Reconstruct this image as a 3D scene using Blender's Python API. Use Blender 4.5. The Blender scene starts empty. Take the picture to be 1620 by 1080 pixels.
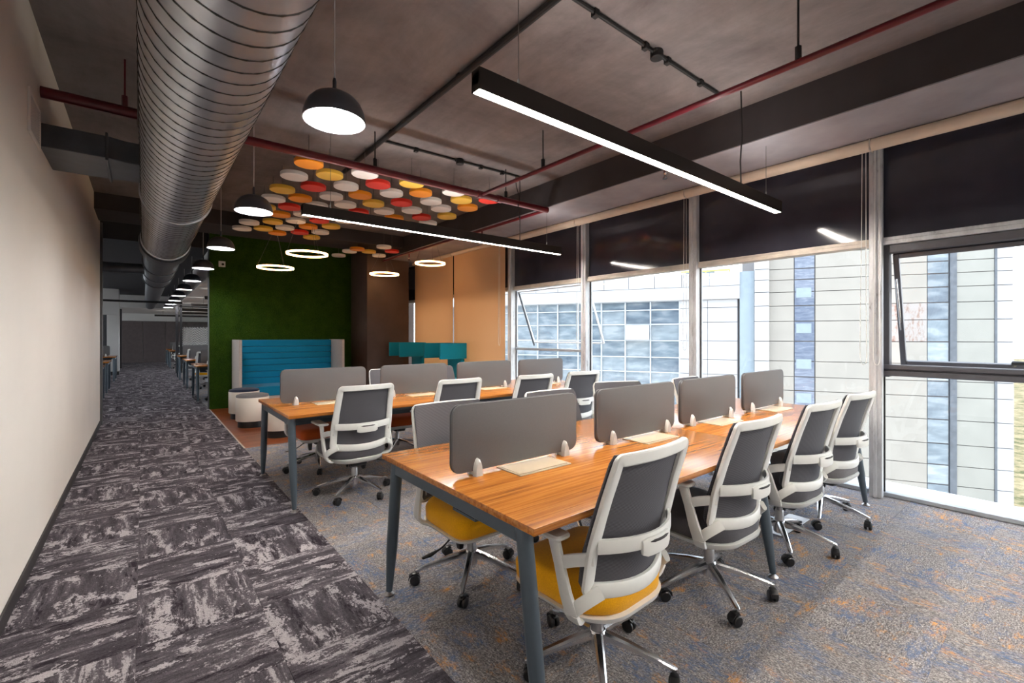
import bpy, bmesh, math, random
from mathutils import Vector, Matrix
random.seed(7)
PI = math.pi
C = bpy.context.scene.collection
scene = bpy.context.scene

# ------------------------------------------------------------------ camera, world, exposure
cam_d = bpy.data.cameras.new('camera'); cam = bpy.data.objects.new('camera', cam_d); C.objects.link(cam)
cam_d.sensor_width = 36.0; cam_d.lens = 36.0 * 726 / 1620; cam_d.shift_y = -9 / 1620
cam_d.clip_start = 0.05; cam_d.clip_end = 500
cam.location = (0, 0, 1.368); cam.rotation_euler = (PI / 2, 0, math.radians(-38.8))
scene.camera = cam
scene.view_settings.view_transform = 'Standard'; scene.view_settings.look = 'None'
scene.view_settings.gamma = 1.0; scene.view_settings.use_curve_mapping = False
scene.view_settings.exposure = 0.0

SKY_STRENGTH = 4.6
LINEAR_EMIT = 160.0
BULB_EMIT = 560.0
RING_EMIT = 15.0
ADDED_UPLIGHT_EMIT = 22.0
SLOT_FILL_EMIT = 5.0

w = bpy.data.worlds.new('overcast_sky'); scene.world = w; w.use_nodes = True
nt = w.node_tree; nt.nodes.clear()
wo = nt.nodes.new('ShaderNodeOutputWorld'); bg = nt.nodes.new('ShaderNodeBackground')
tc = nt.nodes.new('ShaderNodeTexCoord'); sp = nt.nodes.new('ShaderNodeSeparateXYZ'); rp = nt.nodes.new('ShaderNodeValToRGB')
nt.links.new(tc.outputs['Generated'], sp.inputs[0]); nt.links.new(sp.outputs['Z'], rp.inputs[0])
rp.color_ramp.elements[0].position = 0.0; rp.color_ramp.elements[0].color = (0.97, 0.98, 1.0, 1)
rp.color_ramp.elements[1].position = 0.8; rp.color_ramp.elements[1].color = (0.78, 0.87, 1.0, 1)
nt.links.new(rp.outputs[0], bg.inputs[0]); bg.inputs[1].default_value = SKY_STRENGTH
nt.links.new(bg.outputs[0], wo.inputs[0])

# ------------------------------------------------------------------ helpers: materials
def lin(v):
    v /= 255.0
    return v / 12.92 if v <= 0.04045 else ((v + 0.055) / 1.055) ** 2.4
def S(r, g, b): return (lin(r), lin(g), lin(b), 1)
class NT:
    def __init__(s, name):
        s.m = bpy.data.materials.new(name); s.m.use_nodes = True; s.t = s.m.node_tree
        s.b = s.t.nodes['Principled BSDF']; s.out = s.t.nodes['Material Output']
    def n(s, typ, **kw):
        nd = s.t.nodes.new('ShaderNode' + typ)
        for k, v in kw.items(): setattr(nd, k, v)
        return nd
    def l(s, a, b): s.t.links.new(a, b)
    def coords(s, scale=(1, 1, 1), rnd=False, kind='Object'):
        tcn = s.n('TexCoord'); mp = s.n('Mapping'); mp.inputs['Scale'].default_value = scale
        s.l(tcn.outputs[kind], mp.inputs['Vector'])
        if rnd:
            oi = s.n('ObjectInfo'); mul = s.n('Math', operation='MULTIPLY'); mul.inputs[1].default_value = 97.0
            s.l(oi.outputs['Random'], mul.inputs[0])
            cb = s.n('CombineXYZ')
            for i in range(3): s.l(mul.outputs[0], cb.inputs[i])
            s.l(cb.outputs[0], mp.inputs['Location'])
        return mp.outputs[0]
    def noise(s, vec, scale=5, detail=4, rough=0.55, dist=0.0):
        nd = s.n('TexNoise'); nd.inputs['Scale'].default_value = scale; nd.inputs['Detail'].default_value = detail
        nd.inputs['Roughness'].default_value = rough; nd.inputs['Distortion'].default_value = dist
        s.l(vec, nd.inputs['Vector']); return nd.outputs['Fac']
    def ramp(s, fac, stops, interp='LINEAR'):
        r = s.n('ValToRGB'); r.color_ramp.interpolation = interp; e = r.color_ramp.elements
        while len(e) < len(stops): e.new(0.5)
        for el, (p, c) in zip(e, stops): el.position = p; el.color = c
        s.l(fac, r.inputs[0]); return r.outputs[0]
    def mix(s, fac, a, b, blend='MIX'):
        nd = s.n('Mix', data_type='RGBA', blend_type=blend)
        if hasattr(fac, 'is_linked') or not isinstance(fac, (int, float)): s.l(fac, nd.inputs[0])
        else: nd.inputs[0].default_value = fac
        for v, i in ((a, 6), (b, 7)):
            if isinstance(v, tuple): nd.inputs[i].default_value = v
            else: s.l(v, nd.inputs[i])
        return nd.outputs[2]
    def bump(s, h, strength=0.3, dist=0.01):
        b = s.n('Bump'); b.inputs['Strength'].default_value = strength; b.inputs['Distance'].default_value = dist
        s.l(h, b.inputs['Height']); s.l(b.outputs[0], s.b.inputs['Normal'])
    def setp(s, rough=0.5, metal=0.0, spec=0.5, color=None):
        s.b.inputs['Roughness'].default_value = rough; s.b.inputs['Metallic'].default_value = metal
        s.b.inputs['Specular IOR Level'].default_value = spec
        if color is not None: s.b.inputs['Base Color'].default_value = color

def plain(name, rgb, rough=0.5, metal=0.0, spec=0.5, var=0.06, scale=8.0, bump=0.0, bscale=60.0):
    """a surface of one colour with faint procedural mottling"""
    k = NT(name); k.setp(rough, metal, spec)
    c = S(*rgb); v = k.coords()
    f = k.noise(v, scale, 4)
    lo = tuple(max(0, x * (1 - var * 2)) for x in c[:3]) + (1,); hi = tuple(min(1, x * (1 + var * 2)) for x in c[:3]) + (1,)
    k.l(k.ramp(f, [(0.3, lo), (0.7, hi)]), k.b.inputs['Base Color'])
    if bump: k.bump(k.noise(v, bscale, 3), bump, 0.004)
    return k.m
def emitter(name, rgb, strength):
    k = NT(name); k.setp(0.5, color=(rgb[0], rgb[1], rgb[2], 1))
    k.b.inputs['Emission Color'].default_value = (rgb[0], rgb[1], rgb[2], 1); k.b.inputs['Emission Strength'].default_value = strength
    return k.m
M = {}
M['white_plastic'] = plain('white_plastic', (240, 241, 237), 0.35, var=0.02)
M['black_plastic'] = plain('black_plastic', (22, 22, 24), 0.35)
M['chrome'] = plain('chrome', (232, 232, 234), 0.2, 1.0, var=0.02)
M['dark_chrome'] = plain('brushed_steel', (170, 170, 172), 0.3, 1.0, var=0.04)
M['slate_metal'] = plain('slate_grey_powder_coat', (78, 90, 100), 0.38, 0.2, var=0.03)
M['housing'] = plain('bronze_black_housing', (52, 46, 43), 0.4, 0.3, var=0.04)
M['pendant_grey'] = plain('pendant_charcoal_paint', (84, 86, 93), 0.3, 0.3, var=0.03)
M['pendant_white'] = plain('pendant_white_enamel', (245, 245, 248), 0.5, var=0.01)
M['wire'] = plain('steel_wire', (120, 118, 116), 0.4, 0.8)
M['pale_cord'] = plain('pale_grey_cord', (196, 192, 190), 0.6)
M['black_cable'] = plain('black_cable', (24, 22, 22), 0.6)
M['pipe_red'] = plain('sprinkler_red_paint', (96, 14, 28), 0.3, var=0.1, scale=5)
M['left_wall'] = plain('cream_wall_paint', (234, 229, 222), 0.75, var=0.015, scale=1.2, bump=0.05, bscale=80)
M['wall_white'] = plain('off_white_wall_paint', (205, 204, 202), 0.75, var=0.02, scale=1.5)
M['white_ceiling'] = plain('white_gypsum', (215, 213, 210), 0.8, var=0.02)
M['dark_panel'] = plain('dark_grey_panel', (76, 78, 82), 0.6, var=0.04)
M['brown_paint'] = plain('dark_brown_column_paint', (84, 68, 62), 0.6, var=0.08, scale=3)
M['jamb_grey'] = plain('grey_jamb_paint', (92, 94, 96), 0.5)
M['base_dark'] = plain('dark_skirting', (48, 46, 48), 0.5)
M['cream_tube'] = plain('cream_blind_fabric', (226, 206, 184), 0.7, var=0.02)
M['sash_grey'] = plain('dark_grey_window_frame', (92, 92, 98), 0.4, 0.3, var=0.05)
M['sill_white'] = plain('white_sill_paint', (228, 230, 232), 0.6, var=0.03, scale=3)
M['drum_white'] = plain('white_drum_laminate', (236, 228, 216), 0.4, var=0.01)
M['beige'] = plain('champagne_metal_lid', (222, 204, 178), 0.35, 0.25, var=0.02)
M['divider_trim'] = plain('divider_edge_charcoal', (66, 66, 70), 0.6)
M['sofa_grey'] = plain('light_grey_upholstery', (206, 197, 190), 0.85, var=0.04, scale=40, bump=0.1, bscale=400)
def fabric(name, rgb, var=0.1, sc=220):
    k = NT(name); k.setp(0.9, spec=0.25); v = k.coords((1, 1, 1)); c = S(*rgb)
    f = k.noise(v, sc, 3, 0.7); f2 = k.noise(v, 3, 2)
    a = k.ramp(f, [(0.3, tuple(x * (1 - var * 2) for x in c[:3]) + (1,)), (0.7, tuple(min(1, x * (1 + var * 2)) for x in c[:3]) + (1,))])
    k.l(k.mix(0.25, a, k.ramp(f2, [(0.3, tuple(x * .85 for x in c[:3]) + (1,)), (0.7, tuple(min(1, x * 1.1) for x in c[:3]) + (1,))])), k.b.inputs['Base Color'])
    k.bump(f, 0.25, 0.002)
    k.b.inputs['Sheen Weight'].default_value = 0.15
    return k.m
M['yellow_fabric'] = fabric('mustard_yellow_fabric', (250, 174, 12))
M['charcoal_fabric'] = fabric('charcoal_fabric', (84, 83, 88))
M['rust_fabric'] = fabric('rust_orange_fabric', (172, 74, 22))
M['grey_fabric'] = fabric('mid_grey_fabric', (120, 118, 120))
M['divider_fabric'] = fabric('divider_grey_fabric', (112, 113, 115), 0.05, 400)
M['blue_fabric'] = fabric('turquoise_blue_fabric', (14, 136, 180), 0.06)
M['teal_fabric'] = fabric('teal_fabric', (8, 134, 154), 0.06)
M['navy_fabric'] = fabric('navy_fabric', (44, 52, 74))
M['disc_w'] = fabric('white_felt', (248, 240, 234), 0.04); M['disc_o'] = fabric('orange_felt', (255, 152, 30), 0.05)
M['disc_y'] = fabric('yellow_felt', (252, 198, 76), 0.05); M['disc_r'] = fabric('red_felt', (226, 48, 32), 0.05)
# woven chair mesh
k = NT('charcoal_back_mesh'); k.setp(0.7, spec=0.3)
v = k.coords((1, 1, 1)); wv = k.n('TexWave', bands_direction='Z'); wv.inputs['Scale'].default_value = 70; k.l(v, wv.inputs['Vector'])
k.l(k.ramp(wv.outputs['Fac'], [(0.2, S(58, 58, 64)), (0.8, S(104, 104, 110))]), k.b.inputs['Base Color']); k.bump(wv.outputs['Fac'], 0.2, 0.002)
M['back_mesh'] = k.m
# wood veneer with grain along x
def wood(name, dark, mid, light, scale=(0.9, 14, 14), rough=0.25, rnd=False, coat=0.0):
    k = NT(name); k.setp(rough); v = k.coords(scale, rnd)
    f = k.noise(v, 2.2, 7, 0.62, 0.6); f2 = k.noise(v, 12, 4, 0.7)
    a = k.ramp(f, [(0.3, S(*dark)), (0.48, S(*mid)), (0.7, S(*light))])
    b = k.ramp(f2, [(0.35, S(*dark)), (0.65, S(*light))])
    k.l(k.mix(0.22, a, b), k.b.inputs['Base Color']); k.bump(f2, 0.04, 0.002)
    k.b.inputs['Coat Weight'].default_value = coat; k.b.inputs['Coat Roughness'].default_value = 0.12
    return k.m
M['desk_wood'] = wood('orange_walnut_veneer', (112, 56, 14), (186, 112, 38), (218, 148, 66), scale=(0.6, 26, 26), coat=0.3)
M['floor_wood'] = wood('red_brown_timber', (84, 36, 14), (134, 66, 30), (168, 96, 52), (1.2, 12, 12), 0.35, True)
# concrete ceiling
k = NT('painted_concrete_soffit'); k.setp(0.8, spec=0.3); v = k.coords((1, 1, 1))
f = k.noise(v, 1.3, 7, 0.68, 0.4); f2 = k.noise(k.coords((5, 0.7, 1)), 1.6, 6, 0.7); f3 = k.noise(v, 35, 4)
a = k.ramp(f, [(0.32, S(94, 87, 87)), (0.68, S(146, 138, 137))]); b = k.ramp(f2, [(0.3, S(98, 90, 90)), (0.72, S(144, 136, 135))])
k.l(k.mix(0.3, a, b), k.b.inputs['Base Color']); k.bump(k.mix(0.5, f2, f3), 0.2, 0.008)
M['concrete'] = k.m
M['dark_beam'] = plain('dark_beam_tone', (56, 51, 53), 0.7, var=0.12, scale=2, bump=0.1)
M['soffit_grey'] = plain('grey_soffit_tone', (150, 145, 150), 0.7, var=0.1, scale=2)  # underside toned lighter than the dark beam face
M['black_ceiling'] = plain('black_ceiling_paint', (44, 44, 48), 0.8)
# galvanised duct
k = NT('galvanised_steel'); k.setp(0.3, 1.0); v = k.coords((1, 1, 1))
f = k.noise(v, 5, 4, 0.6)
k.l(k.ramp(f, [(0.3, S(186, 190, 196)), (0.7, S(208, 210, 214))]), k.b.inputs['Base Color'])
k.l(k.ramp(f, [(0.3, (0.32,) * 3 + (1,)), (0.7, (0.42,) * 3 + (1,))]), k.b.inputs['Roughness'])
M['galv'] = k.m
M['duct_dark'] = plain('dark_duct_paint', (88, 92, 98), 0.4, 0.6, var=0.08)
M['duct_seam'] = plain('duct_seam_dark_lip', (70, 68, 66), 0.45, 0.7)  # seam lip darker than the duct sheet
# corridor carpet tile: streaks along local x
k = NT('plum_grey_distressed_carpet'); k.setp(0.95, spec=0.1)
v = k.coords((2.2, 15, 1), True); f = k.noise(v, 1.0, 10, 0.72, 0.25)
med = k.noise(k.coords((1, 1, 1), True), 70, 3, 0.8)
g = k.mix(0.28, k.noise(k.coords((3.2, 5.6, 1.3), True), 1.7, 8, 0.66), med)
g2 = k.mix(0.2, k.noise(k.coords((2.6, 10.0, 2.1), True), 1.7, 9, 0.72, 0.15), med)
f = k.mix(0.2, f, med)
fib = k.noise(k.coords((1, 1, 1), True), 210, 2, 0.8)
base = k.ramp(f, [(0.36, S(52, 47, 52)), (0.5, S(84, 79, 84)), (0.62, S(122, 117, 121))])
m1 = k.mix(k.ramp(g, [(0.535, (0, 0, 0, 1)), (0.565, (0.95, 0.95, 0.95, 1))]), base, S(186, 180, 183))
m2 = k.mix(k.ramp(f, [(0.56, (0, 0, 0, 1)), (0.59, (0.9, 0.9, 0.9, 1))]), m1, S(182, 176, 179))
m3 = k.mix(k.ramp(g2, [(0.555, (0, 0, 0, 1)), (0.585, (0.92, 0.92, 0.92, 1))]), m2, S(42, 35, 42))
k.l(k.mix(0.6, m3, k.ramp(fib, [(0.3, (0.35, 0.35, 0.36, 1)), (0.7, (1.5, 1.48, 1.48, 1))]), 'MULTIPLY'), k.b.inputs['Base Color'])
k.bump(fib, 0.5, 0.004); M['corridor_carpet'] = k.m
# workstation carpet tile
k = NT('grey_blue_orange_loop_carpet'); k.setp(0.95, spec=0.1)
v = k.coords((1, 1, 1), True)
fib = k.mix(0.55, k.noise(k.coords((60, 190, 1), True), 1.0, 2, 0.7), k.noise(v, 130, 2, 0.8)); fine = k.noise(v, 240, 2, 0.85)
base = k.ramp(fib, [(0.36, S(84, 81, 83)), (0.5, S(136, 131, 130)), (0.64, S(196, 191, 188))])
blue = k.noise(k.coords((1.0, 1.7, 1), True), 4.2, 8, 0.72); og = k.noise(k.coords((1.2, 2.0, 1.7), True), 5.0, 9, 0.74)
brk = k.ramp(k.noise(k.coords((22, 60, 1), True), 1.0, 4, 0.8), [(0.42, (0, 0, 0, 1)), (0.56, (1, 1, 1, 1))])
mb_ = k.mix(1.0, k.ramp(blue, [(0.47, (0, 0, 0, 1)), (0.62, (0.9, 0.9, 0.9, 1))]), brk, 'MULTIPLY')
mo_ = k.mix(1.0, k.ramp(og, [(0.54, (0, 0, 0, 1)), (0.66, (0.85, 0.85, 0.85, 1))]), brk, 'MULTIPLY')
c1 = k.mix(mb_, base, S(92, 112, 146)); c2 = k.mix(mo_, c1, S(226, 158, 74))
k.l(k.mix(0.55, c2, k.ramp(fine, [(0.3, (0.35, 0.35, 0.35, 1)), (0.7, (1.5, 1.5, 1.5, 1))]), 'MULTIPLY'), k.b.inputs['Base Color'])
k.bump(fib, 0.4, 0.003); M['desk_carpet'] = k.m
# green wall
k = NT('moss_green_turf'); k.setp(0.9, spec=0.15); v = k.coords((1, 1, 1))
f = k.noise(v, 5, 5, 0.6); f2 = k.noise(v, 90, 3)
k.l(k.mix(0.5, k.ramp(f, [(0.3, S(28, 54, 8)), (0.7, S(56, 88, 18))]), k.ramp(f2, [(0.3, S(20, 42, 6)), (0.7, S(72, 106, 26))])), k.b.inputs['Base Color'])
k.bump(f2, 0.7, 0.02); M['turf'] = k.m
# weathered mullion
k = NT('paint_flaked_aluminium'); k.setp(0.45, 0.2); v = k.coords((1, 1, 0.35))
f = k.noise(v, 9, 8, 0.72); f2 = k.noise(k.coords((1, 1, 0.15)), 14, 4)
a = k.ramp(f, [(0.33, S(98, 92, 92)), (0.38, S(188, 190, 194)), (0.6, S(224, 227, 230))])
k.l(k.mix(0.25, a, k.ramp(f2, [(0.3, S(140, 140, 144)), (0.7, S(230, 231, 233))])), k.b.inputs['Base Color']); M['mullion'] = k.m
M['rail_cream'] = plain('cream_rail_paint', (206, 196, 184), 0.5, var=0.08, scale=6)
# dark spandrel glass
k = NT('dark_spandrel_glass'); k.setp(0.09, 0.0, 0.7); v = k.coords()
k.l(k.ramp(k.noise(v, 1.5, 3), [(0.3, S(48, 48, 58)), (0.7, S(62, 62, 74))]), k.b.inputs['Base Color'])
k.bump(k.noise(k.coords((1, 1, 1)), 1.6, 2), 0.12, 0.02); M['spandrel'] = k.m
# clear window glass
def glass(name, tint):
    k = NT(name); k.t.nodes.remove(k.b)
    tr = k.n('BsdfTransparent'); tr.inputs[0].default_value = tint; gl = k.n('BsdfGlossy'); gl.inputs['Roughness'].default_value = 0.02
    lw = k.n('LayerWeight'); lw.inputs[0].default_value = 0.5; pw = k.n('Math', operation='POWER'); pw.inputs[1].default_value = 4.5
    k.l(lw.outputs['Facing'], pw.inputs[0]); fr = k.n('Math', operation='MULTIPLY_ADD'); fr.inputs[1].default_value = 0.6; fr.inputs[2].default_value = 0.025
    k.l(pw.outputs[0], fr.inputs[0]); mx = k.n('MixShader')
    k.l(fr.outputs[0], mx.inputs[0]); k.l(tr.outputs[0], mx.inputs[1]); k.l(gl.outputs[0], mx.inputs[2]); k.l(mx.outputs[0], k.out.inputs[0])
    return k.m
M['glass'] = glass('clear_window_glass', (0.95, 0.97, 0.98, 1))
M['partition_glass'] = glass('partition_glass', (0.9, 0.92, 0.93, 1))
# translucent tan blind
k = NT('tan_translucent_blind'); k.setp(0.9, spec=0.1); v = k.coords((1, 1, 1))
wv = k.n('TexWave', bands_direction='Z'); wv.inputs['Scale'].default_value = 160; k.l(v, wv.inputs['Vector'])
cc = k.ramp(k.noise(k.coords((1, .4, .4)), 2, 2), [(0.3, S(242, 206, 164)), (0.7, S(246, 211, 170))])
k.l(cc, k.b.inputs['Base Color']); tl = k.n('BsdfTranslucent'); k.l(cc, tl.inputs[0]); mx = k.n('MixShader'); mx.inputs[0].default_value = 0.42
k.l(k.b.outputs[0], mx.inputs[1]); k.l(tl.outputs[0], mx.inputs[2]); k.l(mx.outputs[0], k.out.inputs[0]); M['tan_blind'] = k.m
# exterior
M['panel_white'] = plain('white_cladding_panel', (166, 167, 170), 0.6, var=0.03, scale=1.5)
M['panel_cream'] = plain('cream_cladding_panel', (146, 142, 135), 0.6, var=0.03, scale=1.5)
M['panel_sage'] = plain('grey_cream_cladding_panel', (140, 140, 134), 0.6, var=0.03, scale=1.5)
M['panel_blue'] = plain('blue_grey_panel_and_shade', (132, 146, 156), 0.5, var=0.03)
M['joint_dark'] = plain('dark_cladding_joint', (96, 94, 96), 0.8)
M['far_frame'] = plain('pale_curtain_wall_frame', (168, 174, 180), 0.5)
M['far_column'] = plain('slate_cladding', (84, 90, 98), 0.5, var=0.1)
k = NT('rust_stained_cladding_panel'); k.setp(0.7); v = k.coords((3, 3, 1.0)); f = k.noise(v, 2.0, 10, 0.78)
k.l(k.ramp(f, [(0.5, S(152, 147, 144)), (0.57, S(136, 114, 104)), (0.66, S(100, 60, 48))]), k.b.inputs['Base Color']); M['panel_rust'] = k.m
k = NT('glazing_painted_reflections'); k.setp(0.12, 0.0, 0.6); f = k.noise(k.coords((1.2, 1.2, 3.4), True), 1.5, 3, 0.5)  # reflections and interior tones are put into the pane colour
oi = k.n('ObjectInfo'); a = k.ramp(f, [(0.36, S(72, 84, 96)), (0.46, S(104, 118, 128)), (0.56, S(130, 142, 150)), (0.62, S(158, 166, 170))])
k.l(k.mix(0.6, a, k.ramp(oi.outputs['Random'], [(0.0, S(82, 94, 108)), (0.4, S(106, 120, 130)), (1.0, S(142, 152, 158))])), k.b.inputs['Base Color']); M['far_glazing'] = k.m
k = NT('strip_glazing'); k.setp(0.12, 0.0, 0.6); f = k.noise(k.coords((2, 2, 9), True), 2.0, 7, 0.65)
k.l(k.ramp(f, [(0.3, S(82, 92, 112)), (0.52, S(104, 114, 132)), (0.72, S(136, 144, 156))]), k.b.inputs['Base Color']); M['strip_glazing'] = k.m
k = NT('dry_scrubland'); k.setp(0.95, spec=0.1); f = k.noise(k.coords((1, 1, 1)), 0.5, 8, 0.75)
k.l(k.ramp(f, [(0.4, S(84, 88, 58)), (0.5, S(134, 122, 92)), (0.62, S(164, 148, 116))]), k.b.inputs['Base Color']); M['scrub'] = k.m
M['linear_glow'] = emitter('warm_white_led_diffuser', (1.0, 0.92, 0.82), LINEAR_EMIT)
M['added_uplight_glow'] = emitter('added_ceiling_uplight', (1.0, 0.95, 0.9), ADDED_UPLIGHT_EMIT)  # unseen upward glow added to lift the ceiling
M['bulb_glow'] = emitter('cool_white_bulb', (0.93, 0.95, 1.0), BULB_EMIT)
M['ring_glow'] = emitter('warm_led_ring', (1.0, 0.54, 0.22), RING_EMIT)
M['slot_fill_glow'] = emitter('added_slot_uplight', (1.0, 0.95, 0.88), SLOT_FILL_EMIT)

# ------------------------------------------------------------------ helpers: meshes and objects
class MB:
    """collects shapes and links them as ONE mesh object"""
    def __init__(s): s.v = []; s.f = []
    def add(s, vs, fs):
        o = len(s.v); s.v += [tuple(p) for p in vs]; s.f += [tuple(i + o for i in f) for f in fs]; return s
    def box(s, x0, x1, y0, y1, z0, z1):
        return s.add([(x0, y0, z0), (x1, y0, z0), (x1, y1, z0), (x0, y1, z0), (x0, y0, z1), (x1, y0, z1), (x1, y1, z1), (x0, y1, z1)],
                     [(0, 3, 2, 1), (4, 5, 6, 7), (0, 1, 5, 4), (1, 2, 6, 5), (2, 3, 7, 6), (3, 0, 4, 7)])
    def prism(s, poly, a0, a1, axis='z'):
        """poly of 2-d points; axis z: (x,y) poly; axis y: (x,z) poly; axis x: (y,z) poly"""
        n = len(poly)
        def P(p, a): return (p[0], p[1], a) if axis == 'z' else ((p[0], a, p[1]) if axis == 'y' else (a, p[0], p[1]))
        return s.add([P(p, a0) for p in poly] + [P(p, a1) for p in poly],
                     [tuple(range(n)), tuple(range(2 * n - 1, n - 1, -1))] + [(i, (i + 1) % n, n + (i + 1) % n, n + i) for i in range(n)])
    def layers(s, rings, cap0=True, cap1=True, closed=True):
        n = len(rings[0]); vs = [p for r in rings for p in r]; fs = []
        for j in range(len(rings) - 1):
            for i in range(n if closed else n - 1):
                fs.append((j * n + i, j * n + (i + 1) % n, (j + 1) * n + (i + 1) % n, (j + 1) * n + i))
        if cap0: fs.append(tuple(range(n - 1, -1, -1)))
        if cap1: fs.append(tuple((len(rings) - 1) * n + i for i in range(n)))
        return s.add(vs, fs)
    def lathe(s, prof, c=(0, 0, 0), n=24, cap0=True, cap1=True):
        return s.layers([[(c[0] + r * math.cos(2 * PI * i / n), c[1] + r * math.sin(2 * PI * i / n), c[2] + z) for i in range(n)] for r, z in prof], cap0, cap1)
    def sweep(s, path, ab, side, n=8, closed=False, power=0.55):
        """path points; ab (a,b) half sizes or list; side: vector (or list) spanning the a axis"""
        path = [Vector(p) for p in path]; N = len(path); rings = []
        for i, p in enumerate(path):
            if closed: T = path[(i + 1) % N] - path[i - 1]
            else: T = path[min(i + 1, N - 1)] - path[max(i - 1, 0)]
            T.normalize(); sd = Vector(side[i] if isinstance(side, list) else side)
            sd = (sd - T * sd.dot(T)).normalized(); nn = T.cross(sd)
            a, b = ab[i] if isinstance(ab, list) else ab
            ring = []
            for q in range(n):
                t = 2 * PI * (q + 0.5) / n; cx, cy = math.cos(t), math.sin(t)
                cx = math.copysign(abs(cx) ** power, cx); cy = math.copysign(abs(cy) ** power, cy)
                ring.append(p + sd * (a * cx) + nn * (b * cy))
            rings.append(ring)
        if closed: rings.append(rings[0])
        return s.layers(rings, not closed, not closed)
    def tube(s, path, r, n=8, closed=False):
        path = [Vector(p) for p in path]; N = len(path); rings = []; prev = None
        for i, p in enumerate(path):
            T = (path[(i + 1) % N] - path[i - 1]) if closed else (path[min(i + 1, N - 1)] - path[max(i - 1, 0)])
            T.normalize()
            if prev is None:
                prev = T.orthogonal().normalized()
            prev = (prev - T * prev.dot(T)).normalized(); b = T.cross(prev)
            rr = r[i] if isinstance(r, list) else r
            rings.append([p + prev * (rr * math.cos(2 * PI * q / n)) + b * (rr * math.sin(2 * PI * q / n)) for q in range(n)])
        if closed: rings.append(rings[0])
        return s.layers(rings, not closed, not closed)
    def rbox(s, x0, x1, y0, y1, z0, z1, r=0.01, seg=3):
        """box whose vertical edges are rounded and whose top and bottom are eased"""
        def ring(ins, z):
            rr = max(r - ins * 0.5, 0.001); pts = []
            for cx, cy, a in ((x1 - r, y1 - r, 0), (x0 + r, y1 - r, PI / 2), (x0 + r, y0 + r, PI), (x1 - r, y0 + r, 1.5 * PI)):
                for q in range(seg + 1):
                    t = a + PI / 2 * q / seg; pts.append((cx + (r - ins) * math.cos(t), cy + (r - ins) * math.sin(t), z))
            return pts
        e = min(r * 0.5, (z1 - z0) * 0.35)
        return s.layers([ring(e, z0), ring(0, z0 + e), ring(0, z1 - e), ring(e, z1)])
    def mesh(s, name, bevel=0.0, segs=2, smooth=35):
        me = bpy.data.meshes.new(name); me.from_pydata(s.v, [], s.f)
        bm = bmesh.new(); bm.from_mesh(me)
        bmesh.ops.recalc_face_normals(bm, faces=bm.faces[:])
        if bevel > 0:
            ed = [e for e in bm.edges if len(e.link_faces) == 2 and e.calc_face_angle(0) > 0.6]
            bmesh.ops.bevel(bm, geom=ed, offset=bevel, segments=segs, profile=0.5, affect='EDGES', clamp_overlap=True)
        bm.to_mesh(me); bm.free()
        if smooth:
            me.polygons.foreach_set('use_smooth', [True] * len(me.polygons)); me.set_sharp_from_angle(angle=math.radians(smooth))
        me.update(); return me
    def build(s, name, mat, parent=None, loc=(0, 0, 0), rotz=0.0, bevel=0.0, segs=2, smooth=35):
        return link(name, s.mesh(name, bevel, segs, smooth), mat, parent, loc, rotz)
def link(name, me, mat, parent=None, loc=(0, 0, 0), rotz=0.0):
    if mat is not None and not me.materials: me.materials.append(M[mat] if isinstance(mat, str) else mat)
    o = bpy.data.objects.new(name, me); C.objects.link(o); o.location = loc; o.rotation_euler = (0, 0, rotz)
    if parent is not None: o.parent = parent
    return o
def tag(o, label=None, cat=None, group=None, kind=None):
    for kk, vv in (('label', label), ('category', cat), ('group', group), ('kind', kind)):
        if vv: o[kk] = vv
    return o
def thing(name, label, cat, loc=(0, 0, 0), rotz=0.0, group=None):
    o = bpy.data.objects.new(name, None); C.objects.link(o); o.empty_display_size = 0.1
    o.location = loc; o.rotation_euler = (0, 0, rotz); return tag(o, label, cat, group)
def struct(name, label, loc=(0, 0, 0), rotz=0.0):
    o = bpy.data.objects.new(name, None); C.objects.link(o); o.location = loc; o.rotation_euler = (0, 0, rotz)
    o['kind'] = 'structure'; o['label'] = label; return o
def sbuild(mb, name, mat, label, **kw):
    o = mb.build(name, mat, **kw); o['kind'] = 'structure'; o['label'] = label; return o
KIDS = {}
def kids(o):
    return [c for c in bpy.data.objects if c.parent == o]
def freeze(o):
    """remember a thing's tree so that copies need no search"""
    return (o, [freeze(c) for c in kids(o)])
def dup(tree, loc=None, rotz=None, label=None, group=None, parent=None, swap=None):
    o, ch = tree; c = o.copy(); C.objects.link(c)
    if parent is not None: c.parent = parent
    if loc is not None: c.location = loc
    if rotz is not None: c.rotation_euler = (0, 0, rotz)
    if label: c['label'] = label
    if group: c['group'] = group
    if swap and o.type == 'MESH':
        for stem_, me in swap.items():
            if o.name.split('.')[0] == stem_: c.data = me
    for t in ch: dup(t, parent=c, swap=swap)
    return c
def arc(c, r, a0, a1, n, z=0.0): return [(c[0] + r * math.cos(a0 + (a1 - a0) * i / n), c[1] + r * math.sin(a0 + (a1 - a0) * i / n), z) for i in range(n + 1)]
def chaikin(pts, it=2, closed=False):
    pts = [Vector(p) for p in pts]
    for _ in range(it):
        out = []; N = len(pts)
        if not closed: out.append(pts[0])
        for i in range(N if closed else N - 1):
            a, b = pts[i], pts[(i + 1) % N]; out += [a * 0.75 + b * 0.25, a * 0.25 + b * 0.75]
        if not closed: out.append(pts[-1])
        pts = out
    return pts
ORD = ['first', 'second', 'third', 'fourth', 'fifth', 'sixth', 'seventh', 'eighth', 'ninth', 'tenth', 'eleventh', 'twelfth', 'thirteenth', 'fourteenth',
       'fifteenth', 'sixteenth', 'seventeenth', 'eighteenth', 'nineteenth', 'twentieth', 'twenty-first', 'twenty-second', 'twenty-third', 'twenty-fourth', 'twenty-fifth']

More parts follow.
